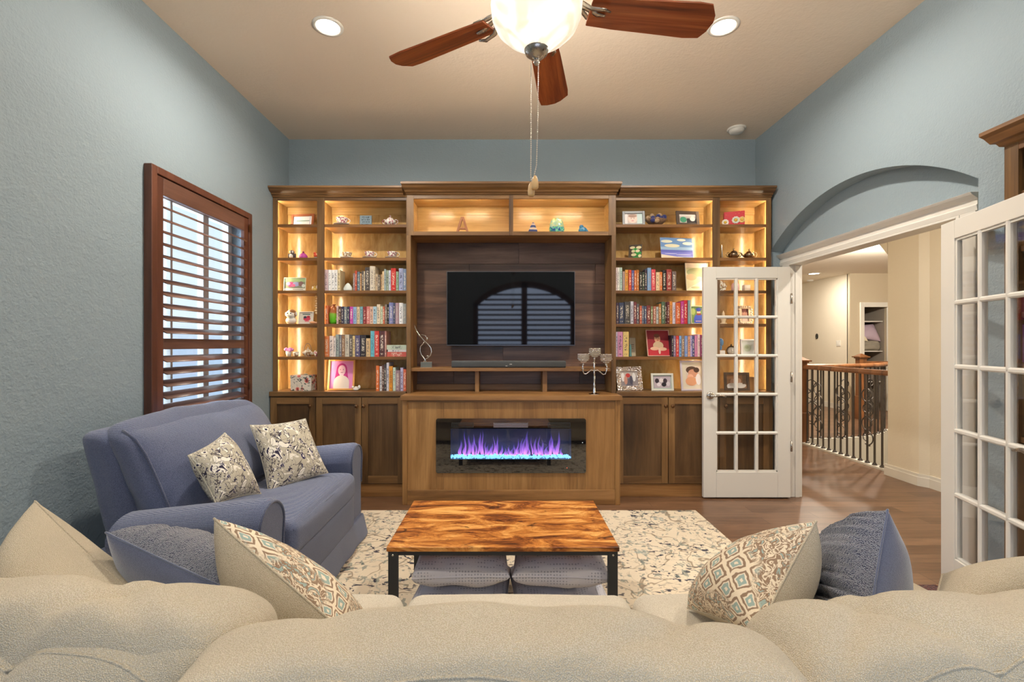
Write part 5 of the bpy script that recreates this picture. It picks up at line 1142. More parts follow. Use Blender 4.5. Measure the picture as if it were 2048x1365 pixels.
L(nt, mixc(nt, ramp(nt, s3.outputs[2], [(.42, (0, 0, 0)), (.5, (1, 1, 1))]), ca, cb), b.inputs['Base Color']); b.inputs['Roughness'].default_value = .1
s = MB(); s.lathe([(.001, 0), (.050, 0), (.064, .02), (.070, .05), (.064, .10), (.050, .135), (.040, .147), (.036, .147), (.046, .13), (.001, .12)], ((1114 - 1012) / 219.5, 4.26, zb), 32, 'z', True, .7); one('mosaic_vase', 'rounded mosaic glass vase in greens and blues', 'vase', s, mo)
t = thing('bird_figurine', 'blue bird figurine with a long tail in the right display box', 'figurine', ((1166 - 1012) / 219.5, 4.25, zb))
s = MB(); s.ball((0, 0, .036), .040, 16, (1, .7, .9)); s.ball((-.012, 0, .068), .022, 12); s.tube([(.02, 0, .04), (.05, 0, .018), (.075, 0, .010)], [.022, .010, .003], 10); s.build('body', plain((50, 116, 156), .2), t, world=False)
s = MB(); s.ball((-.014, 0, .088), .010, 10, (1.2, 1, .7)); s.build('crest', plain((200, 140, 110), .3), t, world=False)
s = MB(); s.tube([(-.032, 0, .068), (-.044, 0, .066)], [.004, .001], 8); s.build('beak', plain((214, 160, 90), .3), t, world=False)

# silver figure sculpture on the TV shelf
zs = 1.143; sY = 4.24; sS = FPX / sY
def Q(px, py): return Vector(((px - 1012) / sS, sY, EYE + (690 - py) / sS))
t = thing('figure_sculpture', 'looping polished silver dancer sculpture on a mirrored block', 'sculpture', ((853 - 1012) / sS, sY, zs))
s = MB(); a0, a1 = Q(842, 733.3), Q(865, 723); s.box(a0.x, a1.x, sY - .03, sY + .03, zs, zs + .052); s.build('plinth', M['silver'], t, .002)
s = MB()
s.tube([Q(828.5, 648), Q(830, 655), Q(834, 664), Q(837.5, 670), Q(843, 676), Q(849, 683), Q(856, 689), Q(861.5, 696), Q(863, 704), Q(861, 711), Q(856, 716), Q(850, 719), Q(847, 725)], [.004, .005, .006, .007, .006, .007, .007, .007, .008, .007, .006, .006, .007], 10)
s.tube([Q(849, 683), Q(846, 688), Q(841, 693), Q(840, 702), Q(843, 711), Q(848, 717), Q(851, 722), Q(852, 727)], [.006, .006, .005, .005, .006, .007, .007, .007], 10)
s.tube([Q(838, 670), Q(845, 670), Q(851, 672), Q(853, 678)], [.004, .004, .005, .006], 8)
s.ball(Q(854, 678), .013, 12, (1, 1, 1.4)); s.ball(Q(855, 712.5), .008, 10, (1.8, .8, .8)); s.build('figure', M['silver'], t)

# candelabra
cY = 4.02; cS = FPX / cY
def R(px, py): return Vector(((px - 1012) / cS, cY, EYE + (690 - py) / cS))
cz = .922; c0 = R(1188.5, 788)
t = thing('candelabra', 'silver three cup candelabra with beaded crystal bowls on the mantel counter', 'candelabra', (c0.x, cY, cz))
def ch(py): return EYE + (690 - py) / cS - cz
s = MB(); s.lathe([(.001, .012), (.018, .014), (.03, .006), (.046, .004), (.048, 0), (.001, 0)], (c0.x, cY, cz), 28)
s.lathe([(.012, .0), (.010, ch(777)), (.007, ch(774)), (.011, ch(771)), (.006, ch(768)), (.008, ch(762)), (.0095, ch(755)), (.006, ch(750)), (.009, ch(748)), (.006, ch(744)), (.006, ch(738)), (.010, ch(736)), (.006, ch(733)), (.0065, ch(722)), (.010, ch(719)), (.011, ch(717)), (.008, ch(715)), (.001, ch(714.5))], (c0.x, cY, cz), 16)
s.lathe([(.001, 0), (.026, .001), (.028, .004), (.006, .006)], (c0.x, cY, cz + ch(726.8)), 20)
s.build('stem', M['silver'], t)
def cupb(px, py0, py1, rim=True):
    c = R(px, (py0 + py1) / 2); Rr = (1201.2 - 1178.6) / 2 / cS; hh = (py1 - py0) / cS
    s = MB(); k0 = 0
    for k in range(6):
        z = c.z + hh * .44 - hh * .92 * k / 5.6
        rr = Rr * (.97 if k < 4 else (.82 if k == 4 else .5))
        m_ = int(2 * PI * rr / .0095)
        for q in range(m_):
            a = 2 * PI * (q + .5 * (k % 2)) / m_; s.ball((c.x + rr * math.cos(a), cY + rr * math.sin(a), z), .0052, 6)
    s.lathe([(.001, 0), (Rr * .5, .001), (Rr * .5, .003), (.001, .004)], (c.x, cY, c.z - hh * .52), 16)
    s.build('beaded_cup', M['silver'], t)
cupb(1189.6, 697, 715)
for sg, px, py0, py1 in ((-1, 1166.8, 708, 725.5), (1, 1212, 708.5, 727)):
    cupb(px, py0, py1)
    s = MB()
    if sg < 0: pts = [R(1187.5, 742), R(1182, 740.5), R(1178, 744), R(1172, 748.6), R(1168, 748), R(1165.6, 742), R(1165.5, 734), R(1166.5, 727)]
    else: pts = [R(1190, 742), R(1195, 740.5), R(1200, 744), R(1206, 749.5), R(1211, 748.5), R(1213.5, 741), R(1214, 734), R(1212.5, 728)]
    s.tube(pts, .0048, 8); e_ = pts[-1]; s.lathe([(.001, 0), (.022, .001), (.024, .004), (.006, .006)], (pts[-2].x, cY, R(0, 738.3).z), 18); s.ball((e_.x, cY, e_.z - .008), .010, 10); s.build('arm', M['silver'], t)
# ------------------------------------------------------------------ ceiling fixtures
CANE = emit('can_lens', (1.0, .93, .82), 14.0)
WHICH = ['over the loveseat side, near the back wall', 'over the doorway side, beside the fan blade', 'added out of view over the left of the cream sofa', 'added out of view over the right of the cream sofa']
for i, (x, y) in enumerate(CAN_XY):
    t = thing('recessed_light', 'round white recessed ceiling light ' + WHICH[i], 'ceiling light', (x, y, CEIL), 'recessed lights in the ceiling')
    s = MB(); s.lathe([(.094, 0), (.092, -.006), (.074, -.009), (.070, -.002), (.070, 0)], (x, y, CEIL), 32); s.build('trim_ring', M['white'], t)
    s = MB(); s.lathe([(.001, -.004), (.070, -.004)], (x, y, CEIL), 32); s.build('lens', CANE, t)
t = thing('smoke_detector', 'round white smoke detector on the ceiling near the back right corner', 'smoke detector', (2.117, 4.27, CEIL))
s = MB(); s.lathe([(.080, 0), (.082, -.010), (.070, -.016)], (2.117, 4.27, CEIL), 32); s.build('base_ring', M['white'], t)
s = MB(); s.lathe([(.066, -.014), (.066, -.024), (.062, -.026), (.062, -.030), (.056, -.040), (.02, -.044), (.001, -.044)], (2.117, 4.27, CEIL), 32); s.build('cover', M['white'], t)

fx_, fy_, fz_ = .112, 1.71, 2.590
fan = thing('ceiling_fan', 'five blade mahogany ceiling fan with a glowing frosted bowl light', 'ceiling fan', (fx_, fy_, CEIL))
s = MB(); s.lathe([(.001, CEIL), (.075, CEIL), (.07, CEIL - .05), (.03, CEIL - .08), (.013, CEIL - .085), (.013, 2.86), (.05, 2.85), (.10, 2.82), (.125, 2.77), (.125, 2.70), (.10, 2.655), (.035, 2.645), (.03, 2.60), (.001, 2.60)], (fx_, fy_, 0), 36); s.build('motor_housing', M['nickel'], fan)
bwm, nt, b = nodemat('frosted_alabaster_bowl'); v = coords(nt)
n1 = noise_t(nt, v, 7, 2, .5, 1.2)
b.inputs['Base Color'].default_value = (.9, .86, .76, 1); b.inputs['Roughness'].default_value = .3
L(nt, ramp(nt, n1, [(.40, (.72, .60, .42)), (.54, (1, .93, .82)), (.7, (1, 1, 1))]), b.inputs['Emission Color'])
lw = N(nt, 'ShaderNodeLayerWeight'); lw.inputs[0].default_value = .35
es = N(nt, 'ShaderNodeMapRange'); es.inputs['To Min'].default_value = 1.0; es.inputs['To Max'].default_value = .62; L(nt, lw.outputs['Facing'], es.inputs[0]); L(nt, es.outputs[0], b.inputs['Emission Strength'])
s = MB(); s.lathe([(.155, 2.632), (.168, 2.60), (.164, 2.555), (.148, 2.52), (.118, 2.490), (.086, 2.470), (.073, 2.462), (.052, 2.440), (.040, 2.430), (.001, 2.430)], (fx_, fy_, 0), 40); s.build('glass_bowl', bwm, fan)
s = MB(); s.lathe([(.001, 2.448), (.044, 2.446), (.046, 2.436), (.040, 2.420), (.024, 2.406), (.010, 2.402), (.008, 2.396), (.012, 2.388), (.008, 2.380), (.001, 2.378)], (fx_, fy_, 0), 28); s.build('finial', M['nickel'], fan)
for k in range(5):
    a = math.radians(78.4 + 72 * k); ca, sa = math.cos(a), math.sin(a)
    pit = math.radians(-13)
    def bp(r, w_, h, ca=ca, sa=sa):
        # r along, w_ across, h thickness; pitched about the blade axis
        yy = w_ * math.cos(pit) - h * math.sin(pit); zz = w_ * math.sin(pit) + h * math.cos(pit)
        return (r, yy, zz)
    out = [(.20, -.054), (.30, -.062), (.50, -.070), (.60, -.074), (.650, -.070), (.680, -.030), (.688, 0), (.680, .040), (.662, .070), (.60, .075), (.50, .070), (.30, .062), (.20, .054)]
    s = MB(); s.prism(out, lambda p, q: bp(p, q, -.004), lambda p, q: bp(p, q, .004))
    o = s.build('blade', M['blade'], fan, .0015, world=False); o.location = (0, 0, fz_ - CEIL); o.rotation_euler = (0, 0, a)
    s = MB()
    for sg in (-1, 1):
        s.tube([(.11, 0, .045), (.16, sg * .010, .03), (.20, sg * .034, -.004 + sg * .008), (.245, sg * .042, -.009 + sg * .009), (.27, sg * .030, -.010 + sg * .006)], [.012, .011, .010, .008, .005], 8, flat=.6)
    s.tube([(.11, 0, .045), (.17, 0, .02), (.23, 0, -.008), (.26, 0, -.010)], [.013, .011, .010, .006], 8, flat=.5)
    o2 = s.build('blade_iron', M['nickel'], o, world=False)
def DPt(px, py, D): return P(px, py, D)
for pts, fob, bx in (([(1077, 109), (1076, 180), (1075, 260), (1073, 330), (1068, 352)], (1070, 351, 379), 0), ([(1062, 127), (1062, 200), (1062, 300), (1061.5, 350), (1063, 364)], (1062.5, 364, 393), 1)):
    s = MB(); yy = fy_ - .02 + bx * .02; pw = [DPt(a, b_, yy) for a, b_ in pts]
    for i in range(len(pw) - 1):
        n_ = max(1, int((pw[i + 1] - pw[i]).length / .0075))
        for q in range(n_): s.ball(pw[i].lerp(pw[i + 1], q / n_), .0026, 6)
    s.tube(pw, .0009, 5); o = s.build('pull_chain', plain((226, 216, 200), .3, .6), fan)
    s = MB(); t0, t1 = DPt(fob[0], fob[1], yy), DPt(fob[0], fob[2], yy); hh = t0.z - t1.z
    s.lathe([(.001, 0), (.009, -.0), (.0125, .006), (.013, hh * .35), (.010, hh * .75), (.005, hh * .96), (.001, hh)], (t0.x, yy, t1.z), 16); s.build('wooden_fob', plain((226, 184, 124), .35), o)

# ------------------------------------------------------------------ soft shapes
def softbox(c, size, r, puff=(0, 0, 0), n=22, fn=None, amp=.004, seed=0, fr=5.0):
    """rounded, puffed cushion block as one MB"""
    s = MB(); hx, hy, hz = [q / 2 for q in size]; hv = Vector((hx, hy, hz))
    def pt(p):
        q = Vector([p[i] * hv[i] for i in range(3)])
        core = Vector([max(-(hv[i] - r), min(hv[i] - r, q[i])) for i in range(3)])
        d = q - core
        if d.length > 1e-9: d = d.normalized() * r
        o = core + d
        u = [p[i] for i in range(3)]
        for i in range(3):
            j, k = (i + 1) % 3, (i + 2) % 3
            o[i] += puff[i] * u[i] * (1 - abs(u[j]) ** 2.5) * (1 - abs(u[k]) ** 2.5)
        w_ = Vector(c) + o
        nz_ = noise.noise(w_ * fr + Vector((seed * 7.1, seed, 0))) + .5 * noise.noise(w_ * fr * 2.3 + Vector((seed, 0, seed)))
        if o.length > 0: w_ += o.normalized() * nz_ * amp
        return fn(w_) if fn else w_
    for ax in range(3):
        for sg in (-1, 1):
            def g(u, v, ax=ax, sg=sg):
                # denser sampling near the edges
                a = math.sin((2 * u - 1) * PI / 2); b_ = math.sin((2 * v - 1) * PI / 2)
                p = [0, 0, 0]; p[ax] = sg; p[(ax + 1) % 3] = a; p[(ax + 2) % 3] = b_ * sg
                return pt(p)
            s.grid(g, n, n, True)
    s.uv = {}
    return s
def pillow(c00, c10, c11, c01, t, front_mat, back_mat, name, label, group=None, pinch=.07, ribs=0, n=40, seed=1, sag=.3, tb=None, cat='pillow', amp=.006, power=.5, rax=1):
    """cushion between four corner points; the front face bulges along (c10-c00)x(c01-c00)"""
    c00, c10, c11, c01 = [Vector(q) for q in (c00, c10, c11, c01)]
    nrm = (c10 - c00).cross(c01 - c00).normalized(); tb = t if tb is None else tb
    def base(u, v):
        a, b_ = 2 * u - 1, 2 * v - 1
        uu = .5 + .5 * a * (1 - pinch * (1 - b_ * b_)); vv = .5 + .5 * b_ * (1 - pinch * (1 - a * a))
        return c00 * (1 - uu) * (1 - vv) + c10 * uu * (1 - vv) + c11 * uu * vv + c01 * (1 - uu) * vv
    def th(u, v):
        a, b_ = abs(2 * u - 1), abs(2 * v - 1)
        return (max(0, 1 - a ** 2.2) ** power) * (max(0, 1 - b_ ** 2.2) ** power)
    s = MB()
    def face(sg):
        def g(u, v):
            uu = .5 - .5 * math.cos(PI * u); vv = .5 - .5 * math.cos(PI * v)
            h = th(uu, vv); p = base(uu, vv); T_ = t if sg > 0 else tb
            q = p + nrm * (sg * T_ * h)
            w_ = noise.noise(q * 6 + Vector((seed, seed * 2, sg))) + .6 * noise.noise(q * 15 + Vector((seed, 0, sg)))
            q += nrm * w_ * amp * min(1, h * 2) * sg
            # puckers along the seam
            if ribs and sg > 0: q += nrm * (.030 * abs(math.sin((vv if rax else uu) * PI * ribs)) + .004 * noise.noise(q * 60)) * min(1, h * 3)
            return q
        return g
    s.slot(0).grid(face(1), n, n, True); s.slot(1).grid(face(-1), n, n, True)
    o = s.build(name, [front_mat, back_mat], None)
    # seam welt
    me = o.data
    ring = [base(.5 - .5 * math.cos(PI * i / n), 0) for i in range(n)] + [base(1, .5 - .5 * math.cos(PI * i / n)) for i in range(n)] + [base(.5 + .5 * math.cos(PI * i / n), 1) for i in range(n)] + [base(0, .5 + .5 * math.cos(PI * i / n)) for i in range(n)]
    recenter(o); tag(o, label, cat, group)
    s = MB(); s.tube(ring, .0028, 6, closed=True); s.build('seam', back_mat, o)
    return o

# ------------------------------------------------------------------ blue loveseat
lv = thing('loveseat', 'blue corduroy reclining loveseat under the shuttered window', 'loveseat', (-1.5, 2.6, .011))
z0 = .0115
s = softbox((-1.47, 2.62, .22), (.84, 1.16, .38), .03, n=8, amp=0); s.build('base', M['blue'], lv)
# footrest panel and skirt
s = softbox((-1.035, 2.625, .255), (.06, .93, .22), .025, (.010, 0, 0), n=14, amp=.003); s.build('footrest_panel', M['blue'], lv)
def skirt(w_): 
    k = max(0, (.16 - w_.z) / .16); return Vector((w_.x + .035 * k + .006 * k * math.sin(w_.y * 24), w_.y + (w_.y - 2.62) * .02 * k, w_.z))
s = softbox((-1.03, 2.625, .087), (.045, 1.34, .15), .012, n=26, fn=skirt, amp=.001); s.build('skirt', M['blue'], lv)
s = MB(); 
def side_skirt(u, v): return (-1.05 - .85 * u, 1.925 - .02 * (1 - v) + .004 * math.sin(u * 30) * (1 - v), z0 + .15 * v)
s.grid(side_skirt, 24, 6); s.build('side_skirt', M['blue'], lv)
def lean_seat(w_): return Vector((w_.x, w_.y, w_.z - .02 * max(0, (-1.05 - w_.x)) ))
s = softbox((-1.30, 2.625, .425), (.62, .90, .17), .045, (.015, 0, .030), n=26, fn=lean_seat, amp=.005, seed=4); sc = s.build('seat_cushion', M['blue'], lv)
s = MB(); s.tube([(-1.005, 2.19, .475), (-.998, 2.3, .480), (-.995, 2.62, .487), (-.998, 2.95, .480), (-1.005, 3.06, .475)], .005, 8); s.build('piping', M['bluepipe'], sc)
def lean_back(w_):
    k = w_.z - .5; return Vector((w_.x - .42 * k - .12 * max(0, k - .3), w_.y, w_.z))
s = softbox((-1.60, 2.70, .735), (.17, 1.15, .47), .08, (.115, .0, .03), n=34, fn=lean_back, amp=.012, seed=9, fr=4); bc = s.build('back_cushion', M['blue'], lv)
loop = [(-1.52, .53), (-1.515, .60), (-1.515, .72), (-1.515, .84), (-1.525, .91), (-1.56, .955)]
s = MB(); s.tube([lean_back(Vector((x - .004, 2.152, z))) for i, (x, z) in enumerate(loop)], .0055, 8); s.build('piping', M['bluepipe'], bc)
def lean_shell(w_):
    k = w_.z - .4; return Vector((w_.x - .26 * k, w_.y, w_.z))
s = softbox((-1.745, 2.70, .58), (.15, 1.18, .74), .05, (.0, .0, .0), n=24, fn=lean_shell, amp=.008, seed=3); s.build('back_shell', M['blue'], lv)
def arm_mb(y0_, y1_, out):
    s = MB(); yc = (y0_ + y1_) / 2; hw = (y1_ - y0_) / 2
    def prof(v):
        """closed profile around the arm, (y, z) with unit height"""
        a = 2 * PI * v
        return a
    pts = []
    for i in range(24):      # rounded top
        a = PI * i / 23; pts.append((math.cos(a) * 1.0, .62 + .0 + math.sin(a) * .115 / .675 * .675))
    zt = .565
    prof_ = [(hw * math.cos(a) * 1.0, zt + .11 * math.sin(a)) for a in [PI * i / 16 for i in range(17)]]
    prof_ = [(hw * .90, .03), (hw * .86, .30), (hw * .90, .48)] + prof_ + [(-hw * .90, .48), (-hw * .86, .30), (-hw * .90, .03)]
    def g(u, v):
        k = v * (len(prof_) - 1); i = min(int(k), len(prof_) - 2); f = k - i
        y = prof_[i][0] * (1 - f) + prof_[i + 1][0] * f; z = prof_[i][1] * (1 - f) + prof_[i + 1][1] * f
        x = -1.66 + .63 * u
        zz = z if z < .3 else z - (z - .3) / .375 * .065 * (1 - u) ** 1.1
        e = 1 - max(0, (u - .955) / .045) ** 2 * .10
        w_ = Vector((x, yc + y * e, zz * (1 if z < .3 else (1 - (1 - e) * .25))))
        w_.y += .004 * noise.noise(w_ * 6)
        return w_
    s.grid(g, 40, 88); s.uv = {}
    fr = [g(1, v / 88) for v in range(89)]
    s.add([q + Vector((0, 0, 0)) for q in fr] , [tuple(range(89))])
    s.add([g(0, v / 88) for v in range(89)], [tuple(range(89))])
    return s, fr
for nm, a, b_ in (('near', 1.925, 2.165), ('far', 3.085, 3.325)):
    s, fr = arm_mb(a, b_, 1); ao = s.build('arm', M['blue'], lv)
    s = MB(); s.tube([q + Vector((.003, 0, 0)) for q in fr[6:-6]], .0055, 8); s.build('piping', M['bluepipe'], ao)
pillow(P(538, 990, 2.62), P(656, 946, 2.92), P(611, 838, 3.02), P(500, 851, 2.74), .075, M['floral'], M['floral'], 'throw_pillow', 'taupe floral throw pillow with dark vines, at the far end of the loveseat', 'floral pillows on the loveseat', seed=2)
pillow(P(432, 1008, 2.14), P(522, 988, 2.40), P(450, 866, 2.45), P(376, 912, 2.20), .085, M['floral'], M['floral'], 'throw_pillow', 'taupe floral throw pillow turned sideways, nearest the loveseat near arm', 'floral pillows on the loveseat', seed=5)

# ------------------------------------------------------------------ rug and coffee table
s = MB(); s.box(-1.50, 1.535, 1.30, 3.765, 0, .010); o = s.build('rug', M['rug'], None, .003); tag(recenter(o), 'cream rug with blue grey and brown floral tracery under the coffee table', 'rug')
s = MB(); s.box(2.17, 2.402, 1.5, 2.60, 0, .0085); o = s.build('mat', cloth('maroon_shag', (120, 50, 36), (60, 20, 14), 90, 1.0, dist=.01)); tag(recenter(o), 'small maroon shag mat on the floor by the near french door leaf', 'mat')
ct = thing('coffee_table', 'low coffee table with an orange rustic wood top and dark steel frame', 'table', (-.015, 2.36, .0105))
TX0, TX1, TY0, TY1 = -.530, .503, 2.06, 2.675
s = MB(); s.box(TX0, TX1, TY0, TY1, .432, .452); s.build('table_top', M['table'], ct, .002)
for x in (TX0 + .006, TX1 - .048):
    for y in (TY0 + .006, TY1 - .03):
        s = MB(); s.box(x, x + .042, y, y + .024, .0105, .431); lg = s.build('leg', M['blackmetal'], ct, .001)
        if y < 2.3:
            s = MB(); s.lathe([(.001, -.004), (.004, -.004), (.0055, -.001), (.0055, 0)], (x + .021, y, .415), 12, 'y'); s.build('bolt', M['silver'], lg)
s = MB(); s.box(TX0 + .048, TX1 - .048, TY0 + .008, TY0 + .022, .412, .431).box(TX0 + .048, TX1 - .048, TY1 - .024, TY1 - .010, .412, .431)
s.box(TX0 + .010, TX0 + .03, TY0 + .03, TY1 - .03, .412, .431).box(TX1 - .03, TX1 - .010, TY0 + .03, TY1 - .03, .412, .431).box(-.025, .005, TY0 + .022, TY1 - .024, .415, .431)
s.build('apron', M['blackmetal'], ct, .001)
for i, (cx, rz, nm) in enumerate(((-.215, .04, 'left'), (.262, -.05, 'right'))):
    for k, z in enumerate((.108, .285)):
        w_, d_ = (.222, .225) if k else (.232, .235)
        cx2 = cx + (.0 if k else (.0)); c_ = math.cos(rz * (1 if k else -1.5)); s_ = math.sin(rz * (1 if k else -1.5))
        cs = [Vector((cx2 + a * w_ * c_ - b_ * d_ * s_, 2.345 + a * w_ * s_ + b_ * d_ * c_, z)) for a, b_ in ((-1, -1), (1, -1), (1, 1), (-1, 1))]
        pillow(*cs, .088, M['dots'], M['dots'], 'floor_pillow', 'blue grey dotted square floor pillow, %s of the %s stack under the coffee table' % ('top' if k else 'bottom', nm), 'floor pillows under the table', .04, seed=i * 3 + k, amp=.014, power=.32)

# ------------------------------------------------------------------ cream sofa in the foreground
from mathutils.bvhtree import BVHTree
sf = thing('sofa', 'long cream woven sofa seen from behind in the foreground', 'sofa', (.04, 1.0, .0115))
s = softbox((.04, 1.0, .19), (2.30, 1.20, .26), .03, n=10, amp=0); s.build('base', M['cream'], sf)
s = softbox((.04, .44, .42), (2.60, .16, .72), .05, n=20, amp=.004); s.build('back_frame', M['cream'], sf)
for x in (-1.16, 1.24):
    s = softbox((x, .98, .31), (.20, 1.22, .57), .08, (0, 0, .02), n=20, amp=.006); s.build('arm', M['cream'], sf)
for k, (a, b_) in enumerate(((-1.055, -.350), (-.343, .428), (.435, 1.125))):
    s = softbox(((a + b_) / 2, 1.20, .40), (b_ - a, .90, .165), .055, (.0, .01, .022), n=24, amp=.005, seed=k + 20); s.build('seat_cushion', M['seatcream'], sf)
for x in (-1.0, 1.08):
    for y in (.5, 1.5):
        s = MB(); s.cyl((x, y, .0115), (x, y, .07), .03, 12); s.build('foot', M['black'], sf)
def back_c(x0_, x1_, y, zt, zb_, ty_, seed, tilt=0.0, yaw=0.0, crease=(), drop=0.0):
    def fn(w_):
        k = w_.z - .5
        q = Vector((w_.x, w_.y - .22 * k + yaw * (w_.x - (x0_ + x1_) / 2) - drop * 1.1 * ((w_.x - (x0_ + x1_) / 2) / (x1_ - x0_) * 2) ** 2, w_.z + tilt * (w_.x - (x0_ + x1_) / 2) - drop * ((w_.x - (x0_ + x1_) / 2) / (x1_ - x0_) * 2) ** 2 * max(0, k) * 2.2))
        # tucked folds running down from the top seam
        for (cx, cw, dp, sl) in crease:
            dx = (q.x - cx - sl * (q.y - y)) / cw
            if abs(dx) < 1:
                q.z -= dp * (1 - abs(dx)) ** 2 * min(1, max(0, (q.z - .7) * 6))
        return q
    return softbox(((x0_ + x1_) / 2, y, (zt + zb_) / 2), (x1_ - x0_, ty_, zt - zb_), .075, (.0, .035, .030), n=60, fn=fn, amp=.012, seed=seed, fr=4.5)
bcs = []
for a, b_, y, zt, ty_, sd, tl, yw, cr_, dr in ((-1.16, -.385, .825, .948, .20, 31, .0, -.02, ((-.50, .06, .020, 1.1), (-.72, .07, .012, -1.2), (-.62, .05, .010, .4)), .0), (-.440, .405, .725, .955, .22, 32, .006, .0, ((-.30, .07, .010, -.8), (.27, .10, .016, .5), (.34, .05, .010, 1.4)), .019), (.385, 1.20, .790, .935, .24, 33, .02, .03, ((.50, .06, .020, -.8), (.62, .05, .010, 1.0), (.8, .10, .008, .8)), .0)):
    s = back_c(a, b_, y, zt, .50, ty_, sd, tl, yw, cr_, dr); o = s.build('back_cushion', M['cream'], sf); bcs.append(o)
    bv = BVHTree.FromPolygons([tuple(q) for q in s.v], s.f); sp_ = []
    for q in range(49):
        xx = a + .035 + (b_ - a - .07) * q / 48; hit = bv.ray_cast(Vector((xx, y - .175 + yw * (xx - (a + b_) / 2) - .03 * (abs(q - 24) / 24) ** 3, 1.4)), Vector((0, 0, -1)))
        if hit[0] is not None and hit[0].z > .8: sp_.append(hit[0] + Vector((0, 0, -.0006)))
    if len(sp_) > 4: s = MB(); s.tube(sp_, .0022, 6); s.build('seam', M['cream'], o)
# loose cushions and throw pillows on the sofa
pillow(P(0, 1300, 1.10), P(215, 1310, 1.02), P(262, 1185, 1.16), P(70, 1003, 1.26), .13, M['cream'], M['cream'], 'throw_pillow', 'cream woven cushion at the far left end of the cream sofa, pointing up', 'cushions on the cream sofa', seed=11, pinch=.02, cat='cushion')
pillow((-1.05, 1.22, .857), (-.60, 1.10, .745), (-.58, 1.33, .50), (-1.04, 1.46, .55), .11, M['fur'], M['velvet'], 'throw_pillow', 'navy ribbed fur pillow slumped at the left end of the cream sofa', 'navy fur pillows', seed=12, ribs=11, pinch=.05, tb=.10, rax=0)
pillow((-.722, 1.15, .920), (-.375, 1.02, .735), (-.34, 1.27, .50), (-.70, 1.37, .60), .09, M['damask'], M['cream'], 'throw_pillow', 'taupe and teal damask pillow showing its cream back, left side of the sofa', 'damask pillows', seed=13, pinch=.05, tb=.12)
pillow((.767, 1.15, .913), (.80, 1.52, .655), (.585, 1.50, .50), (.53, .98, .735), .09, M['damask'], M['cream'], 'throw_pillow', 'taupe and teal damask pillow with its pattern facing the table, right side of the sofa', 'damask pillows', seed=14, pinch=.05, tb=.12)
pillow((.985, 1.20, .924), (1.094, 1.5, .68), (.945, 1.42, .50), (.77, .99, .715), .09, M['fur'], M['velvet'], 'throw_pillow', 'navy ribbed fur pillow standing upright at the right end of the cream sofa', 'navy fur pillows', seed=15, ribs=11, pinch=.05, tb=.11, rax=1)
pillow(P(1840, 1290, 1.02), P(2200, 1300, .98), P(2190, 1125, 1.10), P(1885, 1150, 1.15), .12, M['cream'], M['cream'], 'throw_pillow', 'cream woven cushion at the far right end of the cream sofa', 'cushions on the cream sofa', seed=16, pinch=.02, cat='cushion')

# ------------------------------------------------------------------ bookcase on the right wall
nb = thing('bookcase', 'freestanding height maple bookcase on the right wall behind the near french door', 'bookcase', (2.46, 1.57, 0))
bx0, bx1, by0, by1, bz = 2.33, 2.58, .965, 2.175, 2.30
s = MB(); s.box(bx0 + .02, bx1, by0, by0 + .02, 0, bz).box(bx0 + .02, bx1, by1 - .02, by1, 0, bz).box(bx0 + .02, bx1, by0, by1, bz - .02, bz); s.build('side_panel', M['oak_v'], nb)
s = MB(); s.box(bx1 - .012, bx1, by0 + .02, by1 - .02, 0, bz - .02); s.build('back_panel', M['panel'], nb)
s = MB(); s.box(bx0, bx0 + .02, by1 - .06, by1, 0, bz).box(bx0, bx0 + .02, by0, by0 + .06, 0, bz).box(bx0, bx0 + .02, 1.54, 1.60, 0, bz); s.build('stile', M['oak_v'], nb, .0015)
my = wood('stained_maple_cross', (66, 42, 24), (124, 86, 50), (160, 116, 70), 'y', knots=.3)
s = MB(); s.box(bx0 + .001, bx0 + .02, by0 + .06, by1 - .06, bz - .06, bz).box(bx0 + .001, bx0 + .02, by0 + .06, by1 - .06, 0, .1); s.build('rail', my, nb, .0015)
RZ_ = [.93, 1.27, 1.50, 1.80, 2.05]
for z in RZ_:
    s = MB(); s.box(bx0 + .012, bx1 - .012, by0 + .02, by1 - .02, z - .026, z); s.build('shelf', my, nb, .001)
for a, b_ in ((by0 + .062, 1.538), (1.602, by1 - .062)):
    s = MB(); s.box(bx0 - .014, bx0 + .004, a, b_, .12, .89); d = s.build('door', M['panel'], nb, .003); s = MB(); yk = b_ - .04 if a < 1.3 else a + .04; s.lathe([(.001, -.030), (.012, -.027), (.015, -.02), (.006, -.01), (.006, 0)], (bx0 - .014, yk, .81), 14, 'x'); s.build('knob', M['bronze'], d)
pr = [(bx0, 2.275), (bx0 - .012, 2.280), (bx0 - .02, 2.295), (bx0 - .035, 2.30), (bx0 - .05, 2.33), (bx0 - .062, 2.345), (bx0 - .062, 2.362), (bx1, 2.362), (bx1, 2.30), (bx0, 2.30)]
e0 = [(q[0], by0 - (bx0 - q[0] if q[0] < bx0 else 0) * 0, q[1]) for q in pr]; e1 = [(q[0], by1 + (bx0 - q[0] if q[0] < bx0 else 0) * .9 if q[0] < XR else by1, q[1]) for q in pr]
s = MB(); n = len(pr); s.add(e0 + e1, [tuple(range(n))[::-1], tuple(range(n, 2 * n))] + [(i, (i + 1) % n, n + (i + 1) % n, n + i) for i in range(n)]); s.build('crown', my, nb)
rb2 = [(196, 130, 190, 'lilac'), (226, 200, 206, 'pale pink'), (206, 70, 150, 'magenta'), (150, 160, 90, 'olive'), (110, 60, 130, 'purple'), (210, 190, 160, 'cream'), (60, 80, 140, 'blue')]
y = by1 - .030
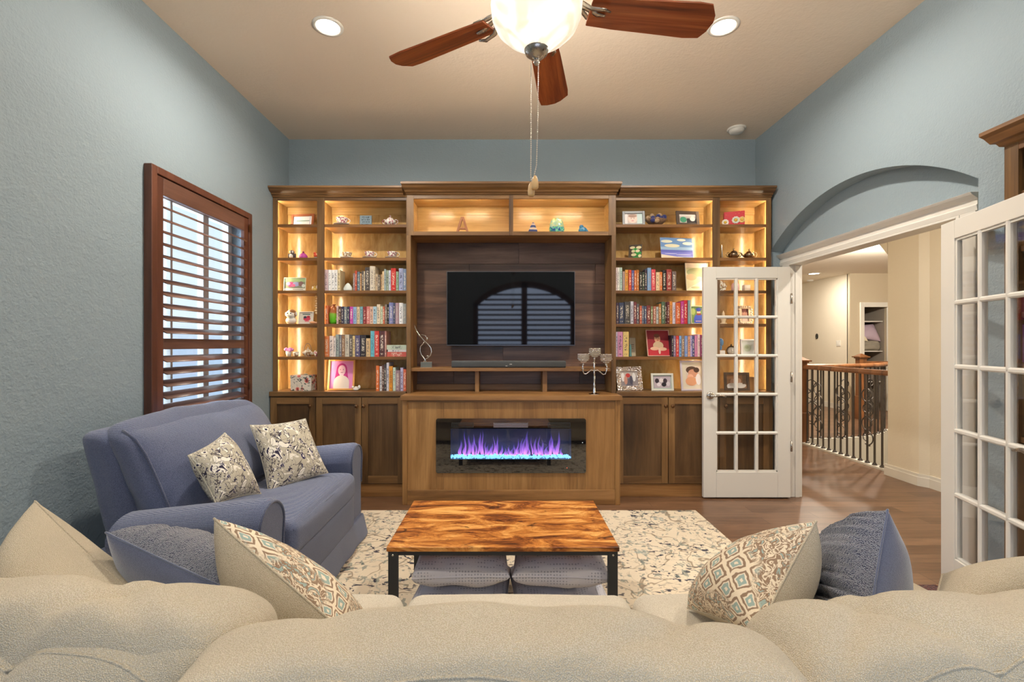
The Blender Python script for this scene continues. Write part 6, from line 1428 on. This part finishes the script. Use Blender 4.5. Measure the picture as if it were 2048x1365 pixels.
for k, (r_, g_, b_, nm) in enumerate(rb2):
    w_ = random.uniform(.022, .034); h = random.uniform(.17, .21)
    s = book_mesh(w_ - .001, .15, h); s.v = [Vector((bx0 + .03 + q.y, y - w_ / 2 + q.x, 1.27 + q.z)) for q in s.v]
    o = s.build('book', [M['book'], M['paper']]); o.color = (*lin((r_, g_, b_)), 1); tag(recenter(o), '%s book on the right wall bookcase, seen through the near door glass' % nm, 'book', 'books on the right wall bookcase'); y -= w_
s = MB(); s.lathe([(.001, 0), (.05, 0), (.06, .03), (.055, .10), (.03, .13), (.001, .13)], (2.44, 2.08, 1.50), 20); one('patterned_jar', 'blue and orange patterned jar on the right wall bookcase', 'jar', s, porc2)
t = thing('picture_frame', 'cream framed photo leaning on the right wall bookcase', 'picture frame', (2.49, 2.07, .931)); t.rotation_euler = (-.14, 0, -PI / 2 + .0)
s = MB(); fw = .018
s.box(-.075, -.075 + fw, -.012, 0, 0, .22).box(.075 - fw, .075, -.012, 0, 0, .22).box(-.057, .057, -.012, 0, 0, fw).box(-.057, .057, -.012, 0, .22 - fw, .22); s.build('frame', plain((222, 204, 170), .5), t, world=False)
s = MB(); s.box(-.06, .06, -.003, 0, .01, .21); s.build('backing', plain((120, 80, 50), .5), t, world=False)

# ------------------------------------------------------------------ landing beyond the doors
HC = 2.80
s = MB(); s.box(XO, 9.3, -1.15, 12.1, HC, HC + .06); struct(s.build('ceiling', M['hallceil']))
s = MB(); s.box(XO, 9.3, 12, 12.1, -3, HC); struct(s.build('wall_far', M['hallwall']))
s = MB(); s.box(9.2, 9.3, -1.15, 12, -3, HC); struct(s.build('wall_outer', M['hallwall']))
s = MB(); s.box(2.56, XO, YB + .1, 12, 0, HC); struct(s.build('wall_side', M['hallwall']))
s = MB(); s.box(XO, 9.2, -1.15, -1.05, -3, HC); struct(s.build('wall_near', M['hallwall']))
s = MB(); s.box(XO, XO + .004, -1.0, DY0 - .09, 0, HC).box(XO, XO + .004, DY1 + .09, YB + .1, 0, HC).box(XO, XO + .004, DY0 - .09, DY1 + .09, DZ + .02, HC); struct(s.build('wall_lining', M['hallwall']))
# pilaster wall and the header over the balustrade
s = MB(); poly = [(4.25, 1.5), (4.25, 4.83), (3.97, 4.83), (3.95, 4.81), (3.95, 4.45), (4.00, 4.39), (4.00, 1.5)]
s.prism(poly, lambda a, b: (a, b, 0), lambda a, b: (a, b, HC))
hp = [(4.82, 2.29), (4.86, 2.34), (5.02, 2.52), (5.25, 2.62), (6.3, 2.62), (6.6, 2.62), (6.6, HC), (4.82, HC)]
s.prism(hp, lambda a, b: (3.95, a, b), lambda a, b: (4.20, a, b)); struct(s.build('wall_hall', M['hallwall']))
s = MB()
for off, zt in ((.016, .085), (.010, .115)):
    p2 = [(3.95 - off, 4.84), (3.95 - off, 4.45), (4.00 - off, 4.38), (4.00 - off, 1.5), (4.0, 1.5), (4.0, 4.38), (3.95, 4.45), (3.95, 4.84)]
    s.prism(p2, lambda a, b: (a, b, 0), lambda a, b: (a, b, zt))
struct(s.build('baseboard_hall', M['white']))
# far walls with the open linen closet
s = MB(); s.box(6.98, 7.10, 9.5, 12, 0, HC); struct(s.build('wall_thermostat', M['hallwall']))
s = MB(); s.box(6.965, 6.98, 9.5, 12, 0, .11); struct(s.build('baseboard_far', M['white']))
dimw = paint('hall_paint_dimmed', (200, 186, 160), .2, 70)  # hall paint darkened: the weaker light on this wall is in the colour
s = MB(); cz1 = 2.13; s.box(6.98, 7.245, 9.44, 9.52, 0, HC).box(7.745, 9.2, 9.44, 9.52, 0, HC).box(7.245, 7.745, 9.44, 9.52, cz1, HC); struct(s.build('wall_closet', dimw))
s = MB(); s.box(7.18, 7.26, 9.415, 9.44, 0, cz1 + .08).box(7.73, 7.81, 9.415, 9.44, 0, cz1 + .08).box(7.26, 7.73, 9.415, 9.44, cz1 - .015, cz1 + .08); struct(s.build('trim_4', M['white'], None, .003))
cl = thing('linen_closet', 'open linen closet with white shelves at the end of the landing', 'closet', (7.5, 9.8, 0))
s = MB(); s.box(7.22, 7.245, 9.53, 10.1, 0, 2.2).box(7.745, 7.77, 9.53, 10.1, 0, 2.2).box(7.22, 7.77, 10.1, 10.12, 0, 2.2).box(7.22, 7.77, 9.53, 10.1, 2.2, 2.22); s.build('lining', plain((150, 140, 128), .7), cl)
for z in (.6, 1.225, 1.84):
    s = MB(); s.box(7.246, 7.744, 9.56, 10.09, z - .02, z); s.build('shelf', M['white'], cl, .001)
s = MB(); s.box(7.70, 7.735, 8.95, 9.41, .012, 2.10); d = s.build('door', M['white'], cl, .003)
o = pillow((7.32, 9.60, 1.50), (7.735, 9.60, 1.42), (7.735, 9.80, 1.80), (7.36, 9.85, 1.72), .10, plain((186, 166, 182), .9), plain((186, 166, 182), .9), 'bed_pillow', 'mauve bed pillow leaning in the linen closet', seed=41)
o = pillow((7.26, 9.62, 1.45), (7.46, 9.58, 1.42), (7.44, 9.7, 1.62), (7.26, 9.78, 1.68), .06, plain((216, 204, 176), .9), plain((216, 204, 176), .9), 'bed_pillow', 'cream bed pillow at the left of the linen closet', seed=42)
s = softbox((7.49, 9.76, 1.325), (.47, .36, .19), .05, (0, .01, .02), n=20, amp=.03, seed=5, fr=12); tag(recenter(s.build('blanket', plain((150, 142, 128), .95))), 'crumpled grey blanket on the linen closet shelf', 'blanket')
s = softbox((7.49, 9.76, .72), (.44, .4, .22), .04, n=12, amp=.01, seed=6, fr=9); tag(recenter(s.build('folded_towel', plain((120, 108, 100), .95))), 'dark folded towels low in the linen closet', 'towel')
th_ = thing('thermostat', 'small black thermostat on the cream landing wall', 'thermostat', (6.98, 10.43, 1.53))
s = MB(); s.prism(circ(0, 0, .035, .06, 24), lambda a, b: (6.962, 10.43 + a, 1.54 + b), lambda a, b: (6.98, 10.43 + a, 1.54 + b)); s.build('body', M['black'], th_, .002)
s = MB(); s.prism(circ(0, 0, .014, .014, 16), lambda a, b: (6.9605, 10.43 + a, 1.51 + b), lambda a, b: (6.962, 10.43 + a, 1.51 + b)); s.build('dial', plain((90, 96, 100), .3), th_)
sw = thing('light_switch', 'white double light switch plate on the cream landing wall', 'light switch', (6.98, 9.76, 1.32))
s = MB(); s.box(6.972, 6.98, 9.70, 9.82, 1.32, 1.44); s.build('plate', M['white'], sw, .002)
for k in (9.725, 9.77):
    s = MB(); s.box(6.967, 6.972, k, k + .028, 1.345, 1.41); s.build('rocker', M['white'], sw, .001)
t = thing('recessed_light', 'round recessed light in the landing ceiling', 'ceiling light', (6.26, 9.45, HC), 'recessed lights in the ceiling')
s = MB(); s.lathe([(.12, 0), (.115, -.006), (.09, -.008), (.09, 0)], (6.26, 9.45, HC), 28); s.build('trim_ring', M['white'], t)
s = MB(); s.lathe([(.001, -.004), (.09, -.004)], (6.26, 9.45, HC), 28); s.build('lens', CANE, t)
s = MB(); s.lathe([(.001, -.03), (.06, -.03), (.07, 0)], (6.8, 10.4, HC), 24); tag(s.build('smoke_detector', M['white']), 'small white smoke detector on the landing ceiling', 'smoke detector')

# stairwell: curved landing edge, white skirts
curve = [(4.06, 6.62), (4.5, 6.63), (4.8, 6.67), (5.1, 6.74), (5.4, 6.87), (5.7, 7.07), (5.95, 7.30), (6.2, 7.45)]
s = MB(); s.prism(curve + [(4.06, 7.46)], lambda a, b: (a, b, -.05), lambda a, b: (a, b, 0)); struct(s.build('floor', M['floor']))
s = MB()
for (a, b_), (c_, d_) in zip(curve[:-1], curve[1:]): s.hexa([(a, b_ - .05, -.9), (c_, d_ - .05, -.9), (c_, d_, -.9), (a, b_, -.9), (a, b_ - .05, .02), (c_, d_ - .05, .02), (c_, d_, .02), (a, b_, .02)])
s.box(4.03, 4.11, 4.84, 6.62, -.35, .022).box(4.06, 4.11, 4.3, 6.62, -3, -.05)
struct(s.build('trim_5', M['white']))
s = MB(); s.box(4.0, 9.2, 4.2, 4.3, -3, 0).box(6.2, 6.25, 4.3, 7.45, -3, -.05).box(4.0, 6.2, 7.45, 7.5, -3, -.05); struct(s.build('wall_stairwell', M['hallwall']))
s = MB(); s.box(4.0, 6.25, 4.2, 7.5, -3.05, -3); struct(s.build('floor', M['white']))

def scroll(s, bx, by, z0_, z1_, dirv, k=4):
    """stacked C scrolls on alternate sides of a baluster"""
    h = (z1_ - z0_) / k; dv = Vector(dirv)
    for i in range(k):
        sg = 1 if i % 2 == 0 else -1; zc = z0_ + h * (i + .5); pts = []
        for j in range(27):
            a = -PI * .62 + j * (PI * 1.24 + PI * .9) / 26; r = .052 * (1 - .45 * max(0, (j - 14) / 12))
            pts.append(Vector((bx, by, zc)) + dv * (sg * (r * math.cos(a) * 1.55 + .0)) + Vector((0, 0, r * 1.45 * math.sin(a) if j < 15 else r * 1.2 * math.sin(a))))
        s.tube(pts, .0062, 6)
        s.ball(Vector((bx, by, zc - h * .5)) + dv * (sg * .03), .012, 6, (1, 1, 1))
def balustrade(label, pts, rail_w, mats, zr=1.03, every=4, start=2, spacing=.104, drop=.0):
    t = thing('balustrade', label, 'balustrade', (pts[0][0], pts[0][1], 0))
    P_ = [Vector((a, b_, 0)) for a, b_ in pts]; seg = [(P_[i + 1] - P_[i]).length for i in range(len(P_) - 1)]; tot = sum(seg)
    s = MB(); prof = [(-.03, 0), (.03, 0), (.036, .022), (.030, .045), (.015, .058), (-.015, .058), (-.030, .045), (-.036, .022)]
    rings = []
    for i, p in enumerate(P_):
        d = (P_[min(i + 1, len(P_) - 1)] - P_[max(i - 1, 0)]).normalized(); nn = Vector((-d.y, d.x, 0))
        rings.append([p + nn * a + Vector((0, 0, zr + b_ - .01)) for a, b_ in prof])
    n = len(prof); vs_ = [q for r_ in rings for q in r_]; fs = [(i * n + q, i * n + (q + 1) % n, (i + 1) * n + (q + 1) % n, (i + 1) * n + q) for i in range(len(P_) - 1) for q in range(n)] + [tuple(range(n)), tuple(range(len(vs_) - n, len(vs_)))]
    s.add(vs_, fs); s.build('handrail', M['newel'], t, .003)
    nb_ = int(tot / spacing)
    for k in range(nb_):
        L_ = spacing * (k + .5); i = 0
        while i < len(seg) - 1 and L_ > seg[i]: L_ -= seg[i]; i += 1
        d = (P_[i + 1] - P_[i]).normalized(); p = P_[i] + d * L_
        s = MB(); s.box(p.x - .0075, p.x + .0075, p.y - .0075, p.y + .0075, .02, zr); s.lathe([(.001, .05), (.014, .048), (.018, .036), (.026, .030), (.026, .022), (.001, .022)], (p.x, p.y, 0), 8)
        if k % every == start: scroll(s, p.x, p.y, .22, .86, d)
        s.build('baluster', M['iron'], t)
    return t
balustrade('straight iron balustrade with scrollwork and a wooden handrail on the landing edge', [(4.07, 6.33), (4.07, 4.84)], .06, None, start=2)
balustrade('curved iron balustrade on the far side of the stairwell', [(4.15, 6.60), (4.5, 6.61), (4.8, 6.65), (5.1, 6.72), (5.4, 6.85), (5.7, 7.05), (5.95, 7.28)], .06, None, start=1, spacing=.13)
def newel(x, y, label, h=1.17, w_=.075):
    t = thing('newel_post', label, 'newel post', (x, y, 0))
    s = MB(); s.box(x - w_, x + w_, y - w_, y + w_, 0, .42).box(x - w_ * .8, x + w_ * .8, y - w_ * .8, y + w_ * .8, .42, h - .06); s.build('shaft', M['newel'], t, .004)
    s = MB(); s.box(x - w_ * 1.0, x + w_ * 1.0, y - w_ * 1.0, y + w_ * 1.0, h - .07, h - .05).box(x - w_ * 1.3, x + w_ * 1.3, y - w_ * 1.3, y + w_ * 1.3, h - .05, h - .03).hexa([(x - w_ * 1.1, y - w_ * 1.1, h - .03), (x + w_ * 1.1, y - w_ * 1.1, h - .03), (x + w_ * 1.1, y + w_ * 1.1, h - .03), (x - w_ * 1.1, y + w_ * 1.1, h - .03), (x - .01, y - .01, h + .02), (x + .01, y - .01, h + .02), (x + .01, y + .01, h + .02), (x - .01, y + .01, h + .02)]); s.build('cap', M['newel'], t, .002)
newel(4.05, 6.40, 'square wooden newel post at the near end of the straight balustrade')
newel(6.45, 8.45, 'square wooden newel post in front of the open linen closet')
t = thing('stair_rail', 'short brown handrail leading right from the far newel post', 'handrail', (6.9, 8.45, 0))
s = MB(); s.box(6.53, 7.6, 8.42, 8.48, 1.0, 1.05); s.build('handrail', M['newel'], t, .01)
for k in range(9):
    s = MB(); x = 6.62 + k * .11; s.box(x - .0075, x + .0075, 8.4425, 8.4575, 0, 1.0); s.build('baluster', M['iron'], t)
t = thing('chandelier', 'small pendant light over the stairwell, hidden by the header', 'chandelier', (5.5, 6.4, HC)) if False else None
